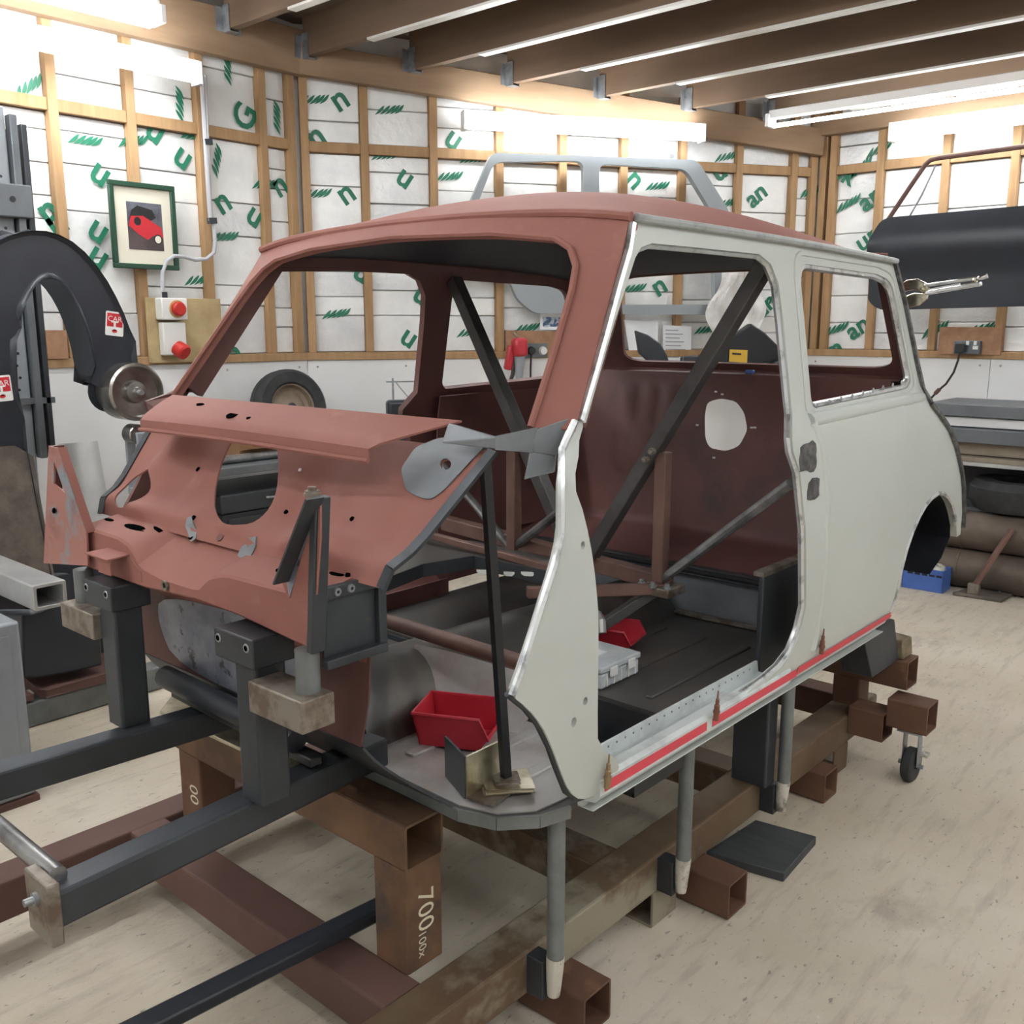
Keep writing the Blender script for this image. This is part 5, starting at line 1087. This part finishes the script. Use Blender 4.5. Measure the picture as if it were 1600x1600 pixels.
for px_ in (1512, 1524): q_ = at(px_, 536, y=6.419); MB().box((q_.x - .008, 6.412, q_.z - .012), (q_.x + .008, 6.42, q_.z + .012)).build('rocker_switch', 'white_plastic', skt)
q_ = at(1524, 543, y=6.419); MB().box((q_.x - .015, 6.416, q_.z - .012), (q_.x + .015, 6.4195, q_.z + .010)).build('outlet', 'white_plastic', skt)
q_ = at(1501, 544, y=6.40); MB().box((q_.x - .028, 6.37, q_.z - .03), (q_.x + .028, 6.418, q_.z + .03)).build('plug', 'black_plastic', skt, bevel=.008)
MB().tube(yp([(1499, 552), (1497, 563), (1490, 582), (1478, 600), (1466, 610), (1455, 622), (1440, 640)], 6.38), .007, 8).build('flex', 'cable_black', sw)
MB().tube(yp([(1468, 608), (1461, 615)], 6.38), .013, 8).build('inline_switch', 'rust_red', sw)
# bench by the right wall
rbn = thing('steel_bench', 'long steel workbench with stacked rails and boards against the right wall', 'workbench', (-.8, 6.1, 0))
YB = 5.92
X0, X1 = -1.95, .9
for z0, z1, y0, m_ in ((.985, 1.055, YB, 'bench_steel'), (.925, .98, YB + .03, 'white_board'), (.84, .92, YB - .05, 'bench_steel'), (.765, .835, YB + .02, 'shelf_board')):
    MB().box((X0, y0, z0), (X1, 6.48, z1)).build('bench_layer', m_, rbn, bevel=.004)
MB().box((X0 + .1, YB - .09, .715), (X0 + .85, YB - .07, .735)).build('shelf_rail', 'alu', rbn)
MB().box((X0, YB - .06, .735), (X1, 6.4, .76)).build('bench_layer', 'shelf_board', rbn)
for x in (X0 + .08, X0 + 1.5, X1 - .1): MB().box((x - .04, YB + .25, 0), (x + .04, YB + .33, .735)).build('leg', 'bench_steel', rbn)
MB().box((X0, 6.2, .10), (X1, 6.4, .72)).build('back_panel', 'machine_dark', rbn)
MB().box((X0, YB, .44), (X1, 6.2, .46)).build('lower_shelf', 'bench_steel', rbn)
ty = thing('flat_tyre', 'black tyre lying flat on the lower shelf of the steel bench', 'tyre', (-1.42, 6.02, .46)); MB().lathe([(.13, .03), (.15, .0), (.24, .0), (.27, .05), (.27, .13), (.24, .17), (.15, .17), (.13, .14), (.13, .03)], (-1.42, 6.05, .461), (0, 0, 1), 40).build('tyre_carcass', 'rubber', ty)
for k_, (z, lab) in enumerate(((.113, 'lower of two brown steel drums lying under the steel bench'), (.336, 'upper of two brown steel drums lying under the steel bench'))):
    t = thing('steel_drum', lab, 'drum', (-.6, 5.62, z)); MB().tube([(X0 + .08, 5.84 + .03 * k_, z), (X1, 5.84 + .03 * k_, z)], .11, 28).build('drum_shell', 'drum_brown', t)
    for x in (X0 + .3, X0 + .9): MB().lathe([(.108, -.008), (.114, -.008), (.114, .008), (.108, .008)], (x, 5.84 + .03 * k_, z), (1, 0, 0), 28).build('drum_hoop', 'drum_brown', t)
cr = thing('blue_crate', 'small blue plastic crate on the floor behind the rear wheel arch', 'crate', (-1.75, 5.4, 0))
cA = at(1408, 917, z=0.0); cB = at(1472, 928, z=0.0); e1_ = (cB - cA); e1_.z = 0; ln_ = e1_.length; e1_.normalize(); e2_ = Vector((-e1_.y, e1_.x, 0)); hh = .125
CP = lambda a, b, z: cA + e1_ * a + e2_ * b + Vector((0, 0, z))
wd2 = .14
for (a0, b0, a1, b1) in ((0, 0, ln_, .006), (0, wd2 - .006, ln_, wd2), (0, 0, .006, wd2), (ln_ - .006, 0, ln_, wd2)):
    MB().prism([CP(a0, b0, .006), CP(a1, b0, .006), CP(a1, b1, .006), CP(a0, b1, .006)], (0, 0, hh)).build('crate_wall', 'blue_plastic', cr)
MB().prism([CP(0, 0, .001), CP(ln_, 0, .001), CP(ln_, wd2, .001), CP(0, wd2, .001)], (0, 0, .005)).build('crate_base', 'blue_plastic', cr)
for k_ in range(5): MB().prism([CP(.03 + k_ * (ln_ - .06) / 4.2, -.002, .09), CP(.06 + k_ * (ln_ - .06) / 4.2, -.002, .09), CP(.06 + k_ * (ln_ - .06) / 4.2, .001, .09), CP(.03 + k_ * (ln_ - .06) / 4.2, .001, .09)], (0, 0, .012)).build('grip_slot', 'black_plastic', cr)
MB().lathe([(0, 0), (.05, 0), (.055, .05), (.03, .09), (0, .10)], CP(ln_ * .72, wd2 * .5, .06), (.2, 0, 1), 9).build('crate_contents', 'weld_white', cr, 0)
jk = thing('lever_jack', 'rusty steel lever on a flat base plate in front of the brown drums', 'lever', tuple(at(1540, 935, z=0)))
p_ = [at(1488, 930, z=.001), at(1540, 918, z=.001), at(1585, 930, z=.001), at(1565, 942, z=.001)]
MB().prism(p_, (0, 0, .02)).build('lever_base', 'cast_grey', jk, bevel=.003)
pj = at(1521, 925, z=.03)
MB().beam(pj + Vector((0, 0, .03)), at(1582, 826, y=pj.y + .12), .035, .022).build('lever_arm', 'brace_rust', jk, bevel=.004)
MB().box(tuple(pj + Vector((-.03, -.02, -.01))), tuple(pj + Vector((.03, .02, .05)))).build('lever_pivot', 'mill_scale', jk, bevel=.004)
MB().lathe([(0, .03), (.008, .03), (.008, 0)], at(1562, 925, z=.02), (0, 0, 1), 8).build('base_bolt', 'galv', jk)
# locking pliers clamped on the rear flange
lp = thing('locking_pliers', 'bright locking pliers clamped to the rear edge of the rear post', 'pliers', tuple(at(1412, 458, y=3.06)))
def yq(l, y=3.06): return [at(a, b, y=y) for a, b in l]
MB().prism(yq([(1404, 448), (1415, 437), (1432, 435), (1448, 443), (1452, 453), (1440, 458), (1428, 452), (1410, 456)]), (0, .014, 0)).build('upper_jaw', 'nickel', lp, bevel=.003)
MB().prism(yq([(1412, 463), (1428, 457), (1440, 458), (1450, 455), (1448, 467), (1436, 477), (1420, 480), (1408, 474)]), (0, .014, 0)).build('lower_jaw', 'nickel', lp, bevel=.003)
MB().beam(at(1444, 446, y=3.067), at(1530, 434, y=3.067), .018, .010).build('upper_handle', 'chrome', lp, bevel=.003)
MB().beam(at(1446, 458, y=3.067), at(1534, 443, y=3.067), .018, .013).build('lower_handle', 'chrome', lp, bevel=.003)
MB().beam(at(1452, 453, y=3.067), at(1500, 444, y=3.067), .010, .006).build('toggle_link', 'chrome', lp)
MB().tube(yq([(1530, 436), (1543, 431)], 3.067), [.005, .007], 10).build('adjuster_screw', 'chrome', lp)
for px_, py_ in ((1444, 452), (1525, 438)): MB().lathe([(0, .022), (.006, .021), (.006, 0)], at(px_, py_, y=3.067), (0, -1, 0), 10).build('rivet', 'nickel', lp)
tag(MB().box((-1.62, 3.05, 1.338), (-1.59, 3.07, 1.352)).build('blue_clip', 'blue_plastic', bevel=.003), 'tiny blue plastic clip on the parcel shelf seen through the rear side window', 'clip')
